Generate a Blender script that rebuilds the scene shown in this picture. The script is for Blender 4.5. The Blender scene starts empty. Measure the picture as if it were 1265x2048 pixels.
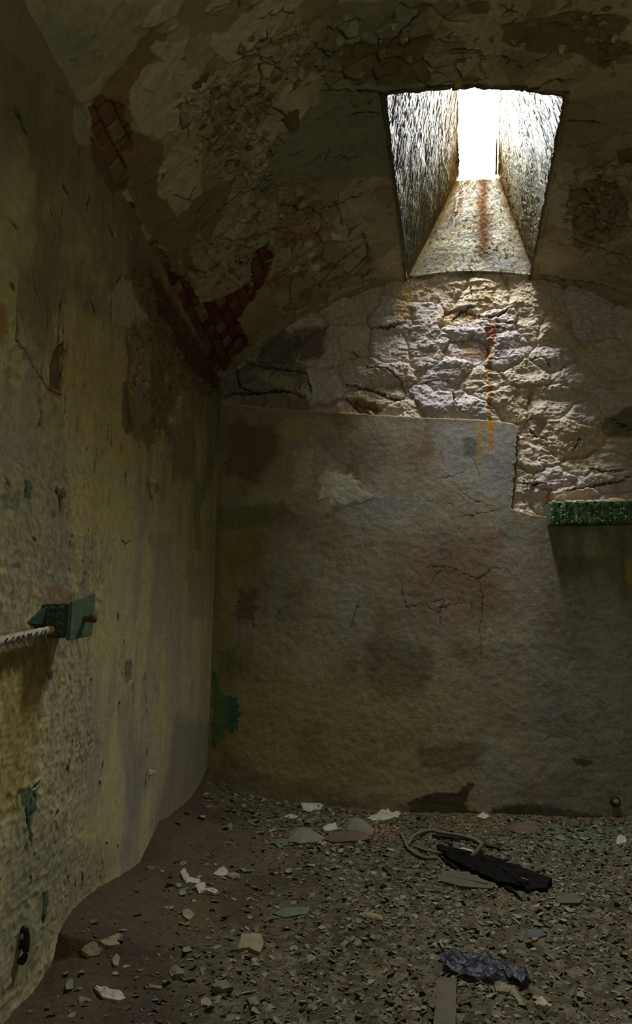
import bpy, bmesh, math, random
import numpy as np
from mathutils import Vector

random.seed(7)
sc = bpy.context.scene
COL = sc.collection

# ------------------------------------------------------------------ camera, light, exposure
FPX = 1300.0; PITCH = 0.22698; YAW = 0.07773; CAMZ = 0.80
cd = bpy.data.cameras.new('camera'); cam = bpy.data.objects.new('camera', cd); COL.objects.link(cam)
cam.location = (0, 0, CAMZ); cam.rotation_euler = (math.pi/2 + PITCH, 0, YAW)
cd.sensor_fit = 'VERTICAL'; cd.sensor_height = 24.0; cd.sensor_width = 24.0
cd.lens = FPX/2048*24.0; cd.clip_start = 0.02; cd.clip_end = 100
sc.camera = cam
sc.view_settings.view_transform = 'Standard'
sc.view_settings.look = 'None'
sc.view_settings.gamma = 1.0
sc.view_settings.use_curve_mapping = False
sc.view_settings.exposure = 0.0

SKY = 240.0          # brightness of the overcast sky beyond the skylight
FILL_W = 22.0        # power of the fill lamp added behind the camera
w = bpy.data.worlds.new('World'); sc.world = w; w.use_nodes = True
bg = w.node_tree.nodes['Background']; bg.inputs[0].default_value = (0.93, 0.96, 1.0, 1); bg.inputs[1].default_value = SKY
# room dimensions (metres)
XL = -0.851; HW = 1.437; RISE = 0.659; D = 3.6; ZS = CAMZ + 1.647
XR = XL + 2*HW; CX = XL + HW; R = (HW*HW + RISE*RISE)/(2*RISE); ZC = ZS + RISE - R
YF = -1.1
# portal for the skylight is made with the shaft; the added fill lamp sits in the unseen doorway
dl = bpy.data.lights.new('room_fill', 'AREA'); dl.shape = 'RECTANGLE'; dl.size = 0.9; dl.size_y = 1.9
dl.energy = FILL_W; dl.color = (0.98, 0.95, 0.68)
dlo = bpy.data.objects.new('room_fill', dl); COL.objects.link(dlo)
dlo.location = (0.75, YF + 0.03, 1.05); dlo.rotation_euler = (math.pi/2 + .80, 0, 0)

# ------------------------------------------------------------------ rays from photo pixels
def ray(px, py):
    d = np.array([px - 632.5, FPX, 1024 - py], float); d /= np.linalg.norm(d)
    c, s = math.cos(PITCH), math.sin(PITCH); d = np.array([d[0], d[1]*c - d[2]*s, d[1]*s + d[2]*c])
    c, s = math.cos(YAW), math.sin(YAW); return np.array([d[0]*c - d[1]*s, d[0]*s + d[1]*c, d[2]])
O = np.array([0, 0, CAMZ])
def on_back(px, py, y=D): d = ray(px, py); return O + d*(y/d[1])
def on_left(px, py, x=XL): d = ray(px, py); return O + d*(x/d[0])
def on_vault(px, py):
    d = ray(px, py); a = d[0]**2 + d[2]**2; ox, oz = -CX, CAMZ - ZC
    b = ox*d[0] + oz*d[2]; c = ox*ox + oz*oz - R*R
    return O + d*((-b + math.sqrt(b*b - a*c))/a)
def uv_back(p): q = on_back(*p); return (q[0], q[2])
def uv_left(p): q = on_left(*p); return (q[1], q[2])
def uv_vault(p): q = on_vault(*p); return (R*math.atan2(q[0]-CX, q[2]-ZC), q[1])
def zarch(x): return ZC + np.sqrt(np.maximum(R*R - (np.asarray(x, float)-CX)**2, 0))

# ------------------------------------------------------------------ noise
def _h(i, j, s):
    n = (i.astype(np.int64)*374761393 + j.astype(np.int64)*668265263 + s*2147483647) & 0xffffffff
    n = ((n ^ (n >> 13))*1274126177) & 0xffffffff
    n = ((n ^ (n >> 16))*2246822519) & 0xffffffff
    return ((n ^ (n >> 15)) & 0xffffff)/16777215.0
def pn(x, y, s=0):
    i = np.floor(x); j = np.floor(y); fx = x-i; fy = y-j
    u = fx*fx*fx*(fx*(fx*6-15)+10); v = fy*fy*fy*(fy*(fy*6-15)+10)
    def g(a, b):
        t = _h(i+a, j+b, s)*6.2831853; return np.cos(t)*(fx-a) + np.sin(t)*(fy-b)
    return 1.5*((g(0,0)*(1-u) + g(1,0)*u)*(1-v) + (g(0,1)*(1-u) + g(1,1)*u)*v)
def fbm(x, y, o=4, s=0, gain=.5):
    r = 0; a = 1; n = 0
    for k in range(o):
        r = r + a*pn(x*2**k, y*2**k, s+k*17); n += a; a *= gain
    return r/n*1.4
def ridge(x, y, o=4, s=0):
    r = 0; a = 1; n = 0
    for k in range(o):
        r = r + a*(1-np.abs(pn(x*2**k, y*2**k, s+k*13))*2); n += a; a *= .5
    return r/n
def voro(x, y, s=0, jit=.9):
    i = np.floor(x); j = np.floor(y)
    f1 = np.full(x.shape, 9.); f2 = np.full(x.shape, 9.); idn = np.zeros(x.shape); dx = np.zeros(x.shape); dy = np.zeros(x.shape)
    for a in (-1, 0, 1):
        for b in (-1, 0, 1):
            px = i+a+.5+jit*(_h(i+a, j+b, s)-.5); py = j+b+.5+jit*(_h(i+a, j+b, s+5)-.5)
            d = np.hypot(px-x, py-y); r = _h(i+a, j+b, s+9)
            m = d < f1
            f2 = np.where(m, f1, np.minimum(f2, d)); idn = np.where(m, r, idn)
            dx = np.where(m, x-px, dx); dy = np.where(m, y-py, dy); f1 = np.where(m, d, f1)
    return f1, f2, idn, dx, dy
def sst(a, b, x): t = np.clip((x-a)/(b-a), 0, 1); return t*t*(3-2*t)
def lin(c):
    c = np.array(c, float)/255.; return np.where(c <= .04045, c/12.92, ((c+.055)/1.055)**2.4)
def mix(a, b, m): return a*(1-m[..., None]) + b*m[..., None]
def poly_sd(U, V, P):
    d = np.full(U.shape, 1e9); ins = np.zeros(U.shape, bool); n = len(P)
    for k in range(n):
        ax, ay = P[k]; bx, by = P[(k+1) % n]; ex, ey = bx-ax, by-ay
        wx, wy = U-ax, V-ay; t = np.clip((wx*ex+wy*ey)/(ex*ex+ey*ey+1e-12), 0, 1)
        d = np.minimum(d, np.hypot(wx-ex*t, wy-ey*t))
        c = ((ay > V) != (by > V)) & (U < (bx-ax)*(V-ay)/((by-ay) if abs(by-ay) > 1e-9 else 1e-9) + ax)
        ins ^= c
    return np.where(ins, -d, d)
def line_d(U, V, P):
    d = np.full(U.shape, 1e9); T = np.zeros(U.shape); n = len(P)-1
    for k in range(n):
        ax, ay = P[k]; bx, by = P[k+1]; ex, ey = bx-ax, by-ay
        wx, wy = U-ax, V-ay; t = np.clip((wx*ex+wy*ey)/(ex*ex+ey*ey+1e-12), 0, 1)
        q = np.hypot(wx-ex*t, wy-ey*t); m = q < d; d = np.where(m, q, d); T = np.where(m, (k+t)/n, T)
    return d, T

# ------------------------------------------------------------------ mesh and material helpers
def mesh_np(name, verts, faces, cols=None, smooth=True):
    me = bpy.data.meshes.new(name); nf = len(faces); k = faces.shape[1]
    me.vertices.add(len(verts)); me.vertices.foreach_set('co', np.ascontiguousarray(verts, np.float32).ravel())
    me.loops.add(nf*k); me.loops.foreach_set('vertex_index', np.ascontiguousarray(faces, np.int32).ravel())
    me.polygons.add(nf); me.polygons.foreach_set('loop_start', np.arange(0, nf*k, k, dtype=np.int32))
    me.polygons.foreach_set('loop_total', np.full(nf, k, np.int32))
    me.update(calc_edges=True)
    me.polygons.foreach_set('use_smooth', np.full(nf, smooth))
    if cols is not None:
        ca = me.color_attributes.new('Col', 'FLOAT_COLOR', 'POINT')
        c4 = np.ones((len(verts), 4), np.float32); c4[:, :3] = cols; ca.data.foreach_set('color', c4.ravel())
    return me
def grid_faces(n, m, keep=None, flip=False):
    I = np.arange(n*m).reshape(n, m)
    F = np.stack([I[:-1, :-1], I[1:, :-1], I[1:, 1:], I[:-1, 1:]], -1)
    if flip: F = F[..., ::-1]
    F = F.reshape(-1, 4)
    return F if keep is None else F[keep.reshape(-1)]
def link(name, me, mt=None, parent=None):
    o = bpy.data.objects.new(name, me); COL.objects.link(o)
    if mt is not None and me is not None: me.materials.append(mt)
    if parent is not None: o.parent = parent
    return o
def tag(o, label=None, cat=None, group=None, kind=None):
    if label: o['label'] = label
    if cat: o['category'] = cat
    if group: o['group'] = group
    if kind: o['kind'] = kind
    return o
def empty(name, loc=(0, 0, 0)):
    o = bpy.data.objects.new(name, None); COL.objects.link(o); o.location = loc; o.empty_display_size = .05; return o
def mat(name, color=None, rough=.85, attr=False, nscale=30., namt=.35, bump=.3, bscale=220., bdist=.002, metal=0., spec=.3, rnd=0., bstretch=(1, 1, 1)):
    m = bpy.data.materials.new(name); m.use_nodes = True; nt = m.node_tree; N = nt.nodes; L = nt.links
    b = N['Principled BSDF']; b.inputs['Roughness'].default_value = rough; b.inputs['Metallic'].default_value = metal
    b.inputs['Specular IOR Level'].default_value = spec
    tc = N.new('ShaderNodeTexCoord')
    n1 = N.new('ShaderNodeTexNoise'); n1.inputs['Scale'].default_value = nscale; n1.inputs['Detail'].default_value = 6; n1.inputs['Roughness'].default_value = .65
    L.new(tc.outputs['Object'], n1.inputs['Vector'])
    mr = N.new('ShaderNodeMapRange'); mr.inputs[1].default_value = .3; mr.inputs[2].default_value = .7
    mr.inputs[3].default_value = 1-namt; mr.inputs[4].default_value = 1+namt; L.new(n1.outputs[0], mr.inputs[0])
    vm = N.new('ShaderNodeVectorMath'); vm.operation = 'SCALE'
    if attr:
        a = N.new('ShaderNodeAttribute'); a.attribute_name = 'Col'; L.new(a.outputs['Color'], vm.inputs[0])
    else:
        vm.inputs[0].default_value = tuple(lin(color))
    if rnd:
        oi = N.new('ShaderNodeObjectInfo'); m2 = N.new('ShaderNodeMapRange'); m2.inputs[3].default_value = 1-rnd; m2.inputs[4].default_value = 1+rnd
        L.new(oi.outputs['Random'], m2.inputs[0]); mm = N.new('ShaderNodeMath'); mm.operation = 'MULTIPLY'
        L.new(mr.outputs[0], mm.inputs[0]); L.new(m2.outputs[0], mm.inputs[1]); L.new(mm.outputs[0], vm.inputs['Scale'])
    else:
        L.new(mr.outputs[0], vm.inputs['Scale'])
    L.new(vm.outputs[0], b.inputs['Base Color'])
    mp = N.new('ShaderNodeMapping'); mp.inputs['Scale'].default_value = bstretch; L.new(tc.outputs['Object'], mp.inputs['Vector'])
    n2 = N.new('ShaderNodeTexNoise'); n2.inputs['Scale'].default_value = bscale; n2.inputs['Detail'].default_value = 4
    L.new(mp.outputs[0], n2.inputs['Vector'])
    bp = N.new('ShaderNodeBump'); bp.inputs['Strength'].default_value = bump; bp.inputs['Distance'].default_value = bdist
    L.new(n2.outputs[0], bp.inputs['Height']); L.new(bp.outputs[0], b.inputs['Normal'])
    return m

class Surf:
    """a dense relief: u,v arrays, height h (out of the surface) and colour"""
    def __init__(s, u, v, uvf):
        s.u = u; s.v = v; s.U, s.V = np.meshgrid(u, v, indexing='ij'); s.H = np.zeros(s.U.shape); s.C = np.zeros(s.U.shape+(3,)); s.f = uvf
        s.seed = 0
    def box(s, P, pad):
        P = np.array(P); a = np.searchsorted(s.u, P[:, 0].min()-pad); b = np.searchsorted(s.u, P[:, 0].max()+pad)
        c = np.searchsorted(s.v, P[:, 1].min()-pad); d = np.searchsorted(s.v, P[:, 1].max()+pad)
        return slice(a, b), slice(c, d)
    def mask(s, pts, soft=.004, rag=.012, fr=18, uv=False, oct=4):
        P = pts if uv else [s.f(p) for p in pts]; s.seed += 7
        b = s.box(P, rag*2+soft*2); U = s.U[b]; V = s.V[b]
        if U.size == 0: return b, np.zeros(U.shape)
        sd = poly_sd(U, V, P) + rag*fbm(U*fr, V*fr, oct, s.seed)
        return b, 1-sst(-soft, soft, sd)
    def paint(s, pts, col=None, a=1., dh=0., soft=.004, rag=.012, fr=18, uv=False, seth=False):
        b, m = s.mask(pts, soft, rag, fr, uv)
        if col is not None: s.C[b] = mix(s.C[b], lin(col), m*a)
        if dh: s.H[b] += dh*m
        return b, m
    def crack(s, pts, wd=.004, dp=.004, col=(35, 28, 18), a=.9, rag=.006, uv=False, lip=0., taper=True):
        P = pts if uv else [s.f(p) for p in pts]; s.seed += 3
        b = s.box(P, .05); U = s.U[b]; V = s.V[b]
        if U.size == 0: return
        d, t = line_d(U + rag*fbm(U*30, V*30, 3, s.seed), V + rag*fbm(U*30, V*30, 3, s.seed+50), P)
        ww = wd*(np.sqrt(np.clip(4*t*(1-t), .02, 1)) if taper else 1)*(1+.6*fbm(U*60, V*60, 2, s.seed+5))
        m = 1-sst(ww*.35, ww+.0015, d)
        s.C[b] = mix(s.C[b], lin(col), m*a); s.H[b] -= dp*m
        if lip: s.H[b] += lip*np.exp(-((d-ww*1.6)/(ww+.002))**2)*(1-m)

def build_surf(name, S, pos, mt, keep=None, flip=False, kind='structure', parent=None):
    P = pos(S.U, S.V, S.H); n, m = S.U.shape
    me = mesh_np(name, P.reshape(-1, 3), grid_faces(n, m, keep, flip), S.C.reshape(-1, 3))
    o = link(name, me, mt, parent)
    if kind: o['kind'] = kind
    return o

M_wall = mat('old_plaster', attr=True, nscale=45, namt=.16, bump=.5, bscale=260, bdist=.0022)
M_rough = mat('rubble_stone', attr=True, spec=.08, nscale=60, namt=.22, bump=.6, bscale=200, bdist=.003)
M_shaft = mat('limewashed_shaft', attr=True, nscale=50, namt=.2, bump=.7, bscale=150, bdist=.004, rough=.7, spec=.2)
M_dirt = mat('dirt', attr=True, nscale=70, namt=.35, bump=.9, bscale=240, bdist=.004)

def chips(S, b, m, sc_, dep=.004, tilt=.3, gap=(48, 40, 26), seed=3, ga=.8, wid=.05, curl=.0):
    """paint broken into chips: cell borders open up, every chip tilts its own way"""
    U = S.U[b]; V = S.V[b]
    wx = .35*fbm(U*sc_*.7, V*sc_*.7, 3, seed); wy = .35*fbm(U*sc_*.7, V*sc_*.7, 3, seed+31)
    f1, f2, i, dx, dy = voro(U*sc_+wx, V*sc_*1.25+wy, seed)
    e = f2-f1; g = 1-sst(wid*.4, wid, e); a = i*6.28*7
    S.H[b] += m*(dep*(sst(0, wid*2, e)) + tilt/sc_*(dx*np.cos(a)+dy*np.sin(a))*(.3+i) - dep)
    S.C[b] = mix(S.C[b], lin(gap), g*m*ga*.7)
    S.C[b] *= (1 + m*(i-.5)*.22)[..., None]

# ------------------------------------------------------------------ THE BACK WALL
def ar(a, b, s): return np.arange(a, b, s)
S = Surf(np.concatenate([ar(XL-.02, 1.40, .0036), ar(1.40, XR+.04, .02)]), ar(-.05, 3.16, .0036), uv_back)
U, V = S.U, S.V
n1 = fbm(U*2.2, V*2.0, 5, 1); n2 = fbm(U*7, V*2.5, 5, 2); n3 = fbm(U*9, V*9, 5, 3)
base = mix(mix(np.broadcast_to(lin((134, 124, 104)), U.shape+(3,)), lin((112, 98, 78)), sst(-.2, .5, n1)), lin((128, 128, 120)), sst(.0, .6, n2)*.6)
base = mix(base, lin((138, 126, 82)), sst(.55, -.1, V-.55+n1*.3)*sst(.9, .0, U-.1)*.55)     # yellowed foot of the wall
base = mix(base, lin((108, 108, 92)), sst(.5, 1.1, U+n2*.2)*.5)
S.C = base*(1+.12*n3)[..., None]
S.H = .004*fbm(U*3, V*3, 4, 8) + .0012*fbm(U*25, V*25, 3, 9)
# damp and lime patches of the render, left to right
P = S.paint
P([(560, 850), (640, 838), (700, 880), (690, 950), (760, 1000), (700, 1010), (640, 1040), (590, 1020), (540, 1000), (500, 960), (560, 920)], (150, 144, 124), .6, .0015, .03, .06, 9)
P([(640, 945), (700, 955), (745, 1000), (690, 1015), (640, 1000)], (176, 170, 148), .75, .002, .012, .03, 22)
P([(590, 905), (625, 900), (620, 980), (585, 990)], (168, 162, 138), .6, .002, .012, .03, 22)
P([(500, 970), (610, 975), (600, 1010), (500, 1010)], (158, 152, 112), .5, .001, .015, .03, 22)
P([(570, 840), (612, 840), (605, 890), (570, 880)], (160, 150, 100), .6, .0015, .015, .03, 22)
P([(455, 850), (540, 850), (560, 900), (520, 970), (455, 950)], (92, 78, 52), .7, 0, .04, .05, 8)
P([(640, 880), (760, 860), (790, 930), (720, 950), (660, 930)], (106, 96, 80), .6, 0, .04, .05, 8)
P([(440, 1015), (542, 1015), (540, 1050), (440, 1065)], (84, 104, 52), .6, 0, .015, .015, 12)
P([(445, 1060), (520, 1060), (500, 1180), (445, 1300)], (130, 128, 66), .5, 0, .04, .03, 8)
P([(700, 985), (860, 1000), (800, 1050), (690, 1040)], (136, 138, 136), .5, 0, .04, .05, 7)
P([(870, 850), (1030, 850), (1020, 990), (960, 1000), (880, 960)], (138, 138, 136), .5, 0, .05, .04, 7)
P([(480, 1180), (515, 1185), (510, 1250), (470, 1240)], (80, 68, 50), .6, -.0015, .01, .03, 25)
P([(760, 1080), (1000, 1060), (1000, 1240), (860, 1280), (760, 1220)], (118, 98, 76), .5, 0, .08, .08, 4)
P([(730, 1290), (860, 1290), (850, 1390), (740, 1400)], (86, 78, 60), .6, 0, .03, .03, 7)
P([(500, 1360), (660, 1350), (840, 1400), (800, 1520), (560, 1560), (440, 1500)], (136, 124, 78), .5, 0, .06, .06, 5)
P([(590, 1450), (650, 1450), (650, 1530), (600, 1530)], (100, 88, 58), .5, 0, .04, .04, 7)
P([(830, 1500), (920, 1480), (985, 1490), (950, 1530), (860, 1545)], (84, 76, 56), .6, 0, .02, .03, 10)
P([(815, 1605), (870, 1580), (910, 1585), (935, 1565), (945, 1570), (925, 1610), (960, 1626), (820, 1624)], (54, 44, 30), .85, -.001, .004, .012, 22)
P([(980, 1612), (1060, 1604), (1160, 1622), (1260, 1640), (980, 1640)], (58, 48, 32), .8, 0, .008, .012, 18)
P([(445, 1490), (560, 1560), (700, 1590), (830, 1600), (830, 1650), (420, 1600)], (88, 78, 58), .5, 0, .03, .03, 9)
P([(925, 880), (955, 880), (950, 915), (928, 915)], (84, 84, 64), .7, 0, .012, .015, 18)
P([(1110, 1060), (1150, 1060), (1200, 1110), (1180, 1120), (1120, 1110)], (150, 150, 134), .45, 0, .02, .03, 9)
P([(1165, 1065), (1200, 1065), (1225, 1110), (1170, 1110)], (150, 148, 122), .6, 0, .015, .02, 12)
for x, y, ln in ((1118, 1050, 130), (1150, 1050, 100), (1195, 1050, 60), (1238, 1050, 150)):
    P([(x-7, y), (x+8, y), (x+18, y+ln), (x+4, y+ln)], (76, 74, 54), .4, 0, .02, .015, 14)  # grime runs under the ledge, with its shade painted in too
P([(430, 1345), (445, 1340), (440, 1380), (478, 1395), (484, 1430), (470, 1465), (452, 1450), (445, 1485), (428, 1490)], (34, 92, 66), .9, .0018, .002, .02, 40)
P([(440, 1300), (470, 1300), (465, 1340), (442, 1340)], (70, 92, 50), .7, .001, .002, .03, 40)
P([(430, 1240), (460, 1240), (455, 1500), (430, 1500)], (120, 116, 60), .4, 0, .02, .02, 12)
P([(432, 830), (452, 830), (440, 1240), (424, 1240)], (86, 78, 46), .4, 0, .02, .01, 12)
P([(1245, 1120), (1270, 1120), (1270, 1180), (1250, 1160)], (160, 150, 60), .6, 0, .01, .02, 20)
P([(1145, 1515), (1185, 1520), (1175, 1532), (1150, 1530)], (56, 46, 30), .8, 0, .004, .008, 30)
for ps in ([(850, 1138), (900, 1135), (930, 1150), (955, 1160), (985, 1138), (1020, 1140)], [(955, 1160), (965, 1200), (958, 1260), (962, 1315)],
           [(815, 1215), (850, 1208), (870, 1225), (900, 1210), (925, 1208)], [(840, 1208), (880, 1200), (895, 1215)], [(870, 960), (905, 955), (935, 940)],
           [(885, 1000), (925, 1035), (960, 1030), (1000, 1020)], [(915, 980), (950, 1005), (990, 1015)], [(1090, 870), (1091, 900)],
           [(940, 1205), (945, 1240)], [(880, 1215), (882, 1255)], [(800, 1160), (812, 1215), (830, 1240)], [(930, 905), (950, 930), (960, 960)],
           [(860, 1170), (880, 1140)], [(470, 1205), (490, 1200)], [(555, 1215), (570, 1245)], [(720, 1200), (700, 1260)], [(870, 1220), (885, 1212), (895, 1225)]):
    S.crack(ps, .0035, .0012, (54, 42, 30), .75, .014)
for k in range(46):
    x = random.uniform(460, 1240); y = random.uniform(880, 1560)
    S.crack([(x, y), (x+random.uniform(-14, 14), y+random.uniform(4, 24))], .0028, .0008, (74, 62, 46), .5, .015)
# bare rubble above the render: hand placed stones in the lunette
plast = [(300, 800), (447, 806), (500, 815), (620, 824), (700, 829), (850, 838), (960, 842), (1020, 848), (1038, 856), (1036, 900), (1030, 955), (1022, 1019),
         (1060, 1030), (1100, 1036), (1500, 1045), (1500, 1900), (300, 1900)]
b0 = (slice(None), slice(None))
PP = [S.f(p) for p in plast]
sd = poly_sd(U, V, PP) + .005*fbm(U*26, V*26, 4, 77)
pm = 1-sst(-.002, .003, sd)                                        # 1 on the render
stones = [(540, 757, 1.5, .9), (535, 802, 1.5, .6), (560, 690, 1., 1.), (640, 700, 1., 1.2), (650, 770, 1, 1), (705, 815, 1.7, .6), (735, 745, 1.6, .8), (745, 800, 1.5, .6), (775, 690, .8, 1.1),
          (790, 640, 1., .9), (850, 660, .8, 1.8), (880, 588, 1.3, .7), (960, 598, 1.2, .8), (925, 632, .7, .5), (1000, 634, 1.2, .5), (960, 655, 1.6, .5), (940, 700, .9, .6),
          (905, 750, .9, .8), (950, 760, 1.2, .6), (1020, 700, 1, 1), (1062, 625, .8, 1.7), (1110, 660, .9, 1.1), (1060, 745, 1, .8), (1110, 720, 1.2, .7), (1010, 800, 1.4, .7),
          (870, 808, 1.4, .7), (805, 815, 1.2, .7), (950, 815, 1.2, .6), (1160, 745, 1.2, .8), (1110, 800, 1.3, .8), (1075, 860, .6, .6), (1070, 910, 1.2, .8), (1140, 880, 1.6, 1.2),
          (1050, 968, .7, 1.), (1075, 985, .6, .7), (1110, 960, 1., .8), (1190, 925, 1.6, .7), (1250, 890, 1.2, .8), (1205, 965, 1.4, .5), (1250, 960, 1.2, .6), (1240, 850, .9, .7),
          (1190, 825, 1.1, .9), (1250, 1000, 1, .6), (1150, 985, 1.4, .5), (600, 640, 1, 1), (690, 620, 1.2, .8), (700, 680, .9, .9), (1180, 640, 1, 1), (1200, 720, 1, 1), (1300, 900, 1, 1), (1300, 760, 1, 1),
          (480, 690, 1, 1), (1400, 900, 1, 1), (1350, 960, 1, 1), (1500, 800, 1, 1), (1290, 640, 1, 1)]
cav = {13, 16, 30, 34, 5}; dark = {0, 1, 2, 40}
Wx = U + .035*fbm(U*8, V*8, 5, 11); Wy = V + .035*fbm(U*8, V*8, 5, 12)
f1 = np.full(U.shape, 9.); f2 = f1.copy(); sid = np.zeros(U.shape, int); lx = np.zeros(U.shape); ly = np.zeros(U.shape)
for k, (x, y, ax, ay) in enumerate(stones):
    q = S.f((x, y)); ddx = Wx-q[0]; ddy = Wy-q[1]; d = np.hypot(ddx/ax, ddy/ay*1.15)
    m = d < f1; f2 = np.where(m, f1, np.minimum(f2, d)); sid = np.where(m, k, sid); lx = np.where(m, ddx, lx); ly = np.where(m, ddy, ly); f1 = np.where(m, d, f1)
e = f2-f1; rnd = _h(sid, sid*0+3, 5); r2 = _h(sid, sid*0+8, 6)
iscav = np.isin(sid, list(cav)).astype(float); isdk = np.isin(sid, list(dark)).astype(float)
tone = mix(mix(np.broadcast_to(lin((182, 170, 154)), U.shape+(3,)), lin((176, 168, 168)), sst(.3, .7, rnd)), lin((180, 164, 140)), sst(.6, 1., r2)*.7)
tone = mix(tone, lin((176, 122, 66)), iscav*.6*sst(-.1,.3,fbm(U*9, V*9, 3, 20))); tone = mix(tone, lin((92, 90, 80)), isdk*.8)
mort = sst(.02, .0, e)*(.35+.65*sst(-.1, .4, fbm(U*5, V*5, 3, 21)))
tone = mix(tone, lin((150, 122, 88)), mort*.55)
tone = mix(tone, lin((186, 168, 130)), sst(.1, .6, fbm(U*6, V*8, 4, 22))*.4)
tone *= (1+.18*fbm(U*30, V*30, 4, 23))[..., None]
an = rnd*3.0-1.0
strat = ridge((U*np.cos(an)+V*np.sin(an))*9, (-U*np.sin(an)+V*np.cos(an))*26, 4, 24)
hs = .012*sst(0, .06, e)**.8 + .012*fbm(U*5, V*7, 4, 26) + .003*(strat-.55) + .004*fbm(U*11, V*14, 5, 25) + (rnd-.5)*.010 + (lx*np.cos(r2*9)+ly*np.sin(r2*9))*.06*(rnd+.2) - .028*iscav + .0022*fbm(U*70, V*70, 3, 28)
tq = fbm(U*3.2+.3*fbm(U*9, V*9, 3, 2), V*6, 4, 29)*4.5; tf = tq-np.floor(tq); hs = hs + .0065*(np.floor(tq)+sst(.0, .22, tf)) + .004*sst(.1, .5, fbm(U*28, V*34, 3, 30))
tone *= (1+.16*fbm(U*80, V*80, 3, 31)+.10*sst(.3, .0, tf))[..., None]
hs = hs - .008 - .010*mort
arch = zarch(U)-V
S.C = mix(tone, S.C, pm)
S.H = hs*(1-pm) + (S.H + .026)*pm
rim = np.exp(-(sd/.006)**2)*(1-sst(-.002, .002, sd))
S.C = mix(S.C, lin((188, 172, 134)), rim*.8)                       # broken edge of the render
S.C = mix(S.C, lin((190, 140, 60)), np.exp(-((sd+.0)/.008)**2)*sst(-.0, -.2, U+.12)*.5)
# open joints seen as dark lines between the stones
for ps, ww in (([(742, 660), (790, 655), (812, 645)], .009), ([(745, 735), (775, 742), (800, 760), (815, 790)], .006), ([(725, 730), (770, 745)], .006), ([(690, 766), (740, 780), (790, 800), (815, 798)], .010),
               ([(905, 640), (925, 618), (950, 615)], .008), ([(955, 632), (985, 638), (1005, 628), (1030, 615)], .011), ([(985, 640), (1000, 650), (1025, 645)], .007),
               ([(1060, 720), (1085, 715), (1100, 735)], .006), ([(905, 780), (912, 812)], .008), ([(830, 770), (880, 760), (905, 765)], .005),
               ([(450, 790), (520, 786), (560, 780), (612, 795)], .012), ([(470, 720), (480, 775), (520, 790)], .010), ([(612, 745), (625, 790)], .008), ([(470, 715), (530, 735), (610, 745)], .010),
               ([(1225, 838), (1265, 860)], .010), ([(1035, 870), (1030, 950), (1025, 1015)], .006), ([(1130, 985), (1190, 970), (1240, 965), (1265, 950)], .008),
               ([(1060, 855), (1075, 870), (1095, 880)], .008), ([(1040, 965), (1065, 970), (1095, 965)], .009), ([(1180, 935), (1215, 945), (1245, 940)], .008), ([(690, 795), (720, 822), (750, 828)], .009),
               ([(1150, 845), (1160, 880), (1145, 905)], .004), ([(940, 570), (945, 600)], .004), ([(960, 655), (1010, 660)], .004), ([(690, 700), (742, 720)], .005)):
    S.crack(ps, ww, .014, (40, 30, 20), .85, .012, lip=.003)
P([(700, 795), (750, 803), (760, 822), (720, 824)], (120, 80, 56), .8, -.01, .01, .012, 16)
P([(470, 700), (560, 665), (600, 690), (570, 730), (480, 735)], (78, 78, 66), .6, 0, .03, .02)
P([(585, 660), (660, 650), (640, 720), (600, 720)], (84, 56, 36), .7, -.01, .02, .02, 12)
# rust runs below the skylight
P([(975, 690), (985, 690), (984, 870), (976, 870)], (150, 104, 22), .75, 0, .006, .008, 30)
P([(967, 655), (992, 650), (988, 690), (976, 690)], (150, 84, 30), .7, 0, .008, .012, 25)
P([(955, 850), (966, 850), (962, 950), (956, 950)], (160, 120, 24), .6, 0, .008, .006, 25)
P([(974, 842), (990, 842), (984, 905), (975, 905)], (170, 118, 20), .7, 0, .008, .006, 25)
P([(950, 585), (990, 585), (985, 620), (960, 620)], (160, 130, 70), .4, 0, .02, .012, 25)
P([(800, 580), (830, 578), (820, 640), (790, 650)], (182, 150, 70), .5, 0, .02, .02, 16)
keep = (V[:-1, :-1] < zarch(U[:-1, :-1])+.05)
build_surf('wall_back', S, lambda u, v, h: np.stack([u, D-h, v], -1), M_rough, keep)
H_back = S
def back_h(x, z):
    i = min(np.searchsorted(H_back.u, x), len(H_back.u)-1); j = min(np.searchsorted(H_back.v, z), len(H_back.v)-1); return H_back.H[i, j]

# ------------------------------------------------------------------ THE LEFT WALL
S = Surf(np.concatenate([ar(YF-.02, 1.36, .03), ar(1.36, D+.03, .0036)]), ar(-.05, ZS+.05, .0036), uv_left)
U, V = S.U, S.V; P = S.paint
st = fbm(U*9, V*1.3, 5, 41); st2 = fbm(U*3, V*.8, 4, 42); bl = fbm(U*2.2, V*2.2, 5, 43); fn = fbm(U*20, V*14, 4, 44)
S.C = mix(np.broadcast_to(lin((172, 162, 116)), U.shape+(3,)), lin((146, 138, 114)), sst(-.1, .45, st)*.8)
S.C = mix(S.C, lin((172, 163, 98)), sst(.05, .6, bl)*.6)
S.C = mix(S.C, lin((142, 134, 120)), sst(.1, .6, st2)*.6)
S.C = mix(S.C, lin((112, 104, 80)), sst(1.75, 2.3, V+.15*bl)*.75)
S.C *= (1+.12*fn)[..., None]
S.C = S.C*.94
S.H = .005*fbm(U*2.5, V*2, 4, 45) + .0010*fbm(U*30, V*12, 3, 46)
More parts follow.
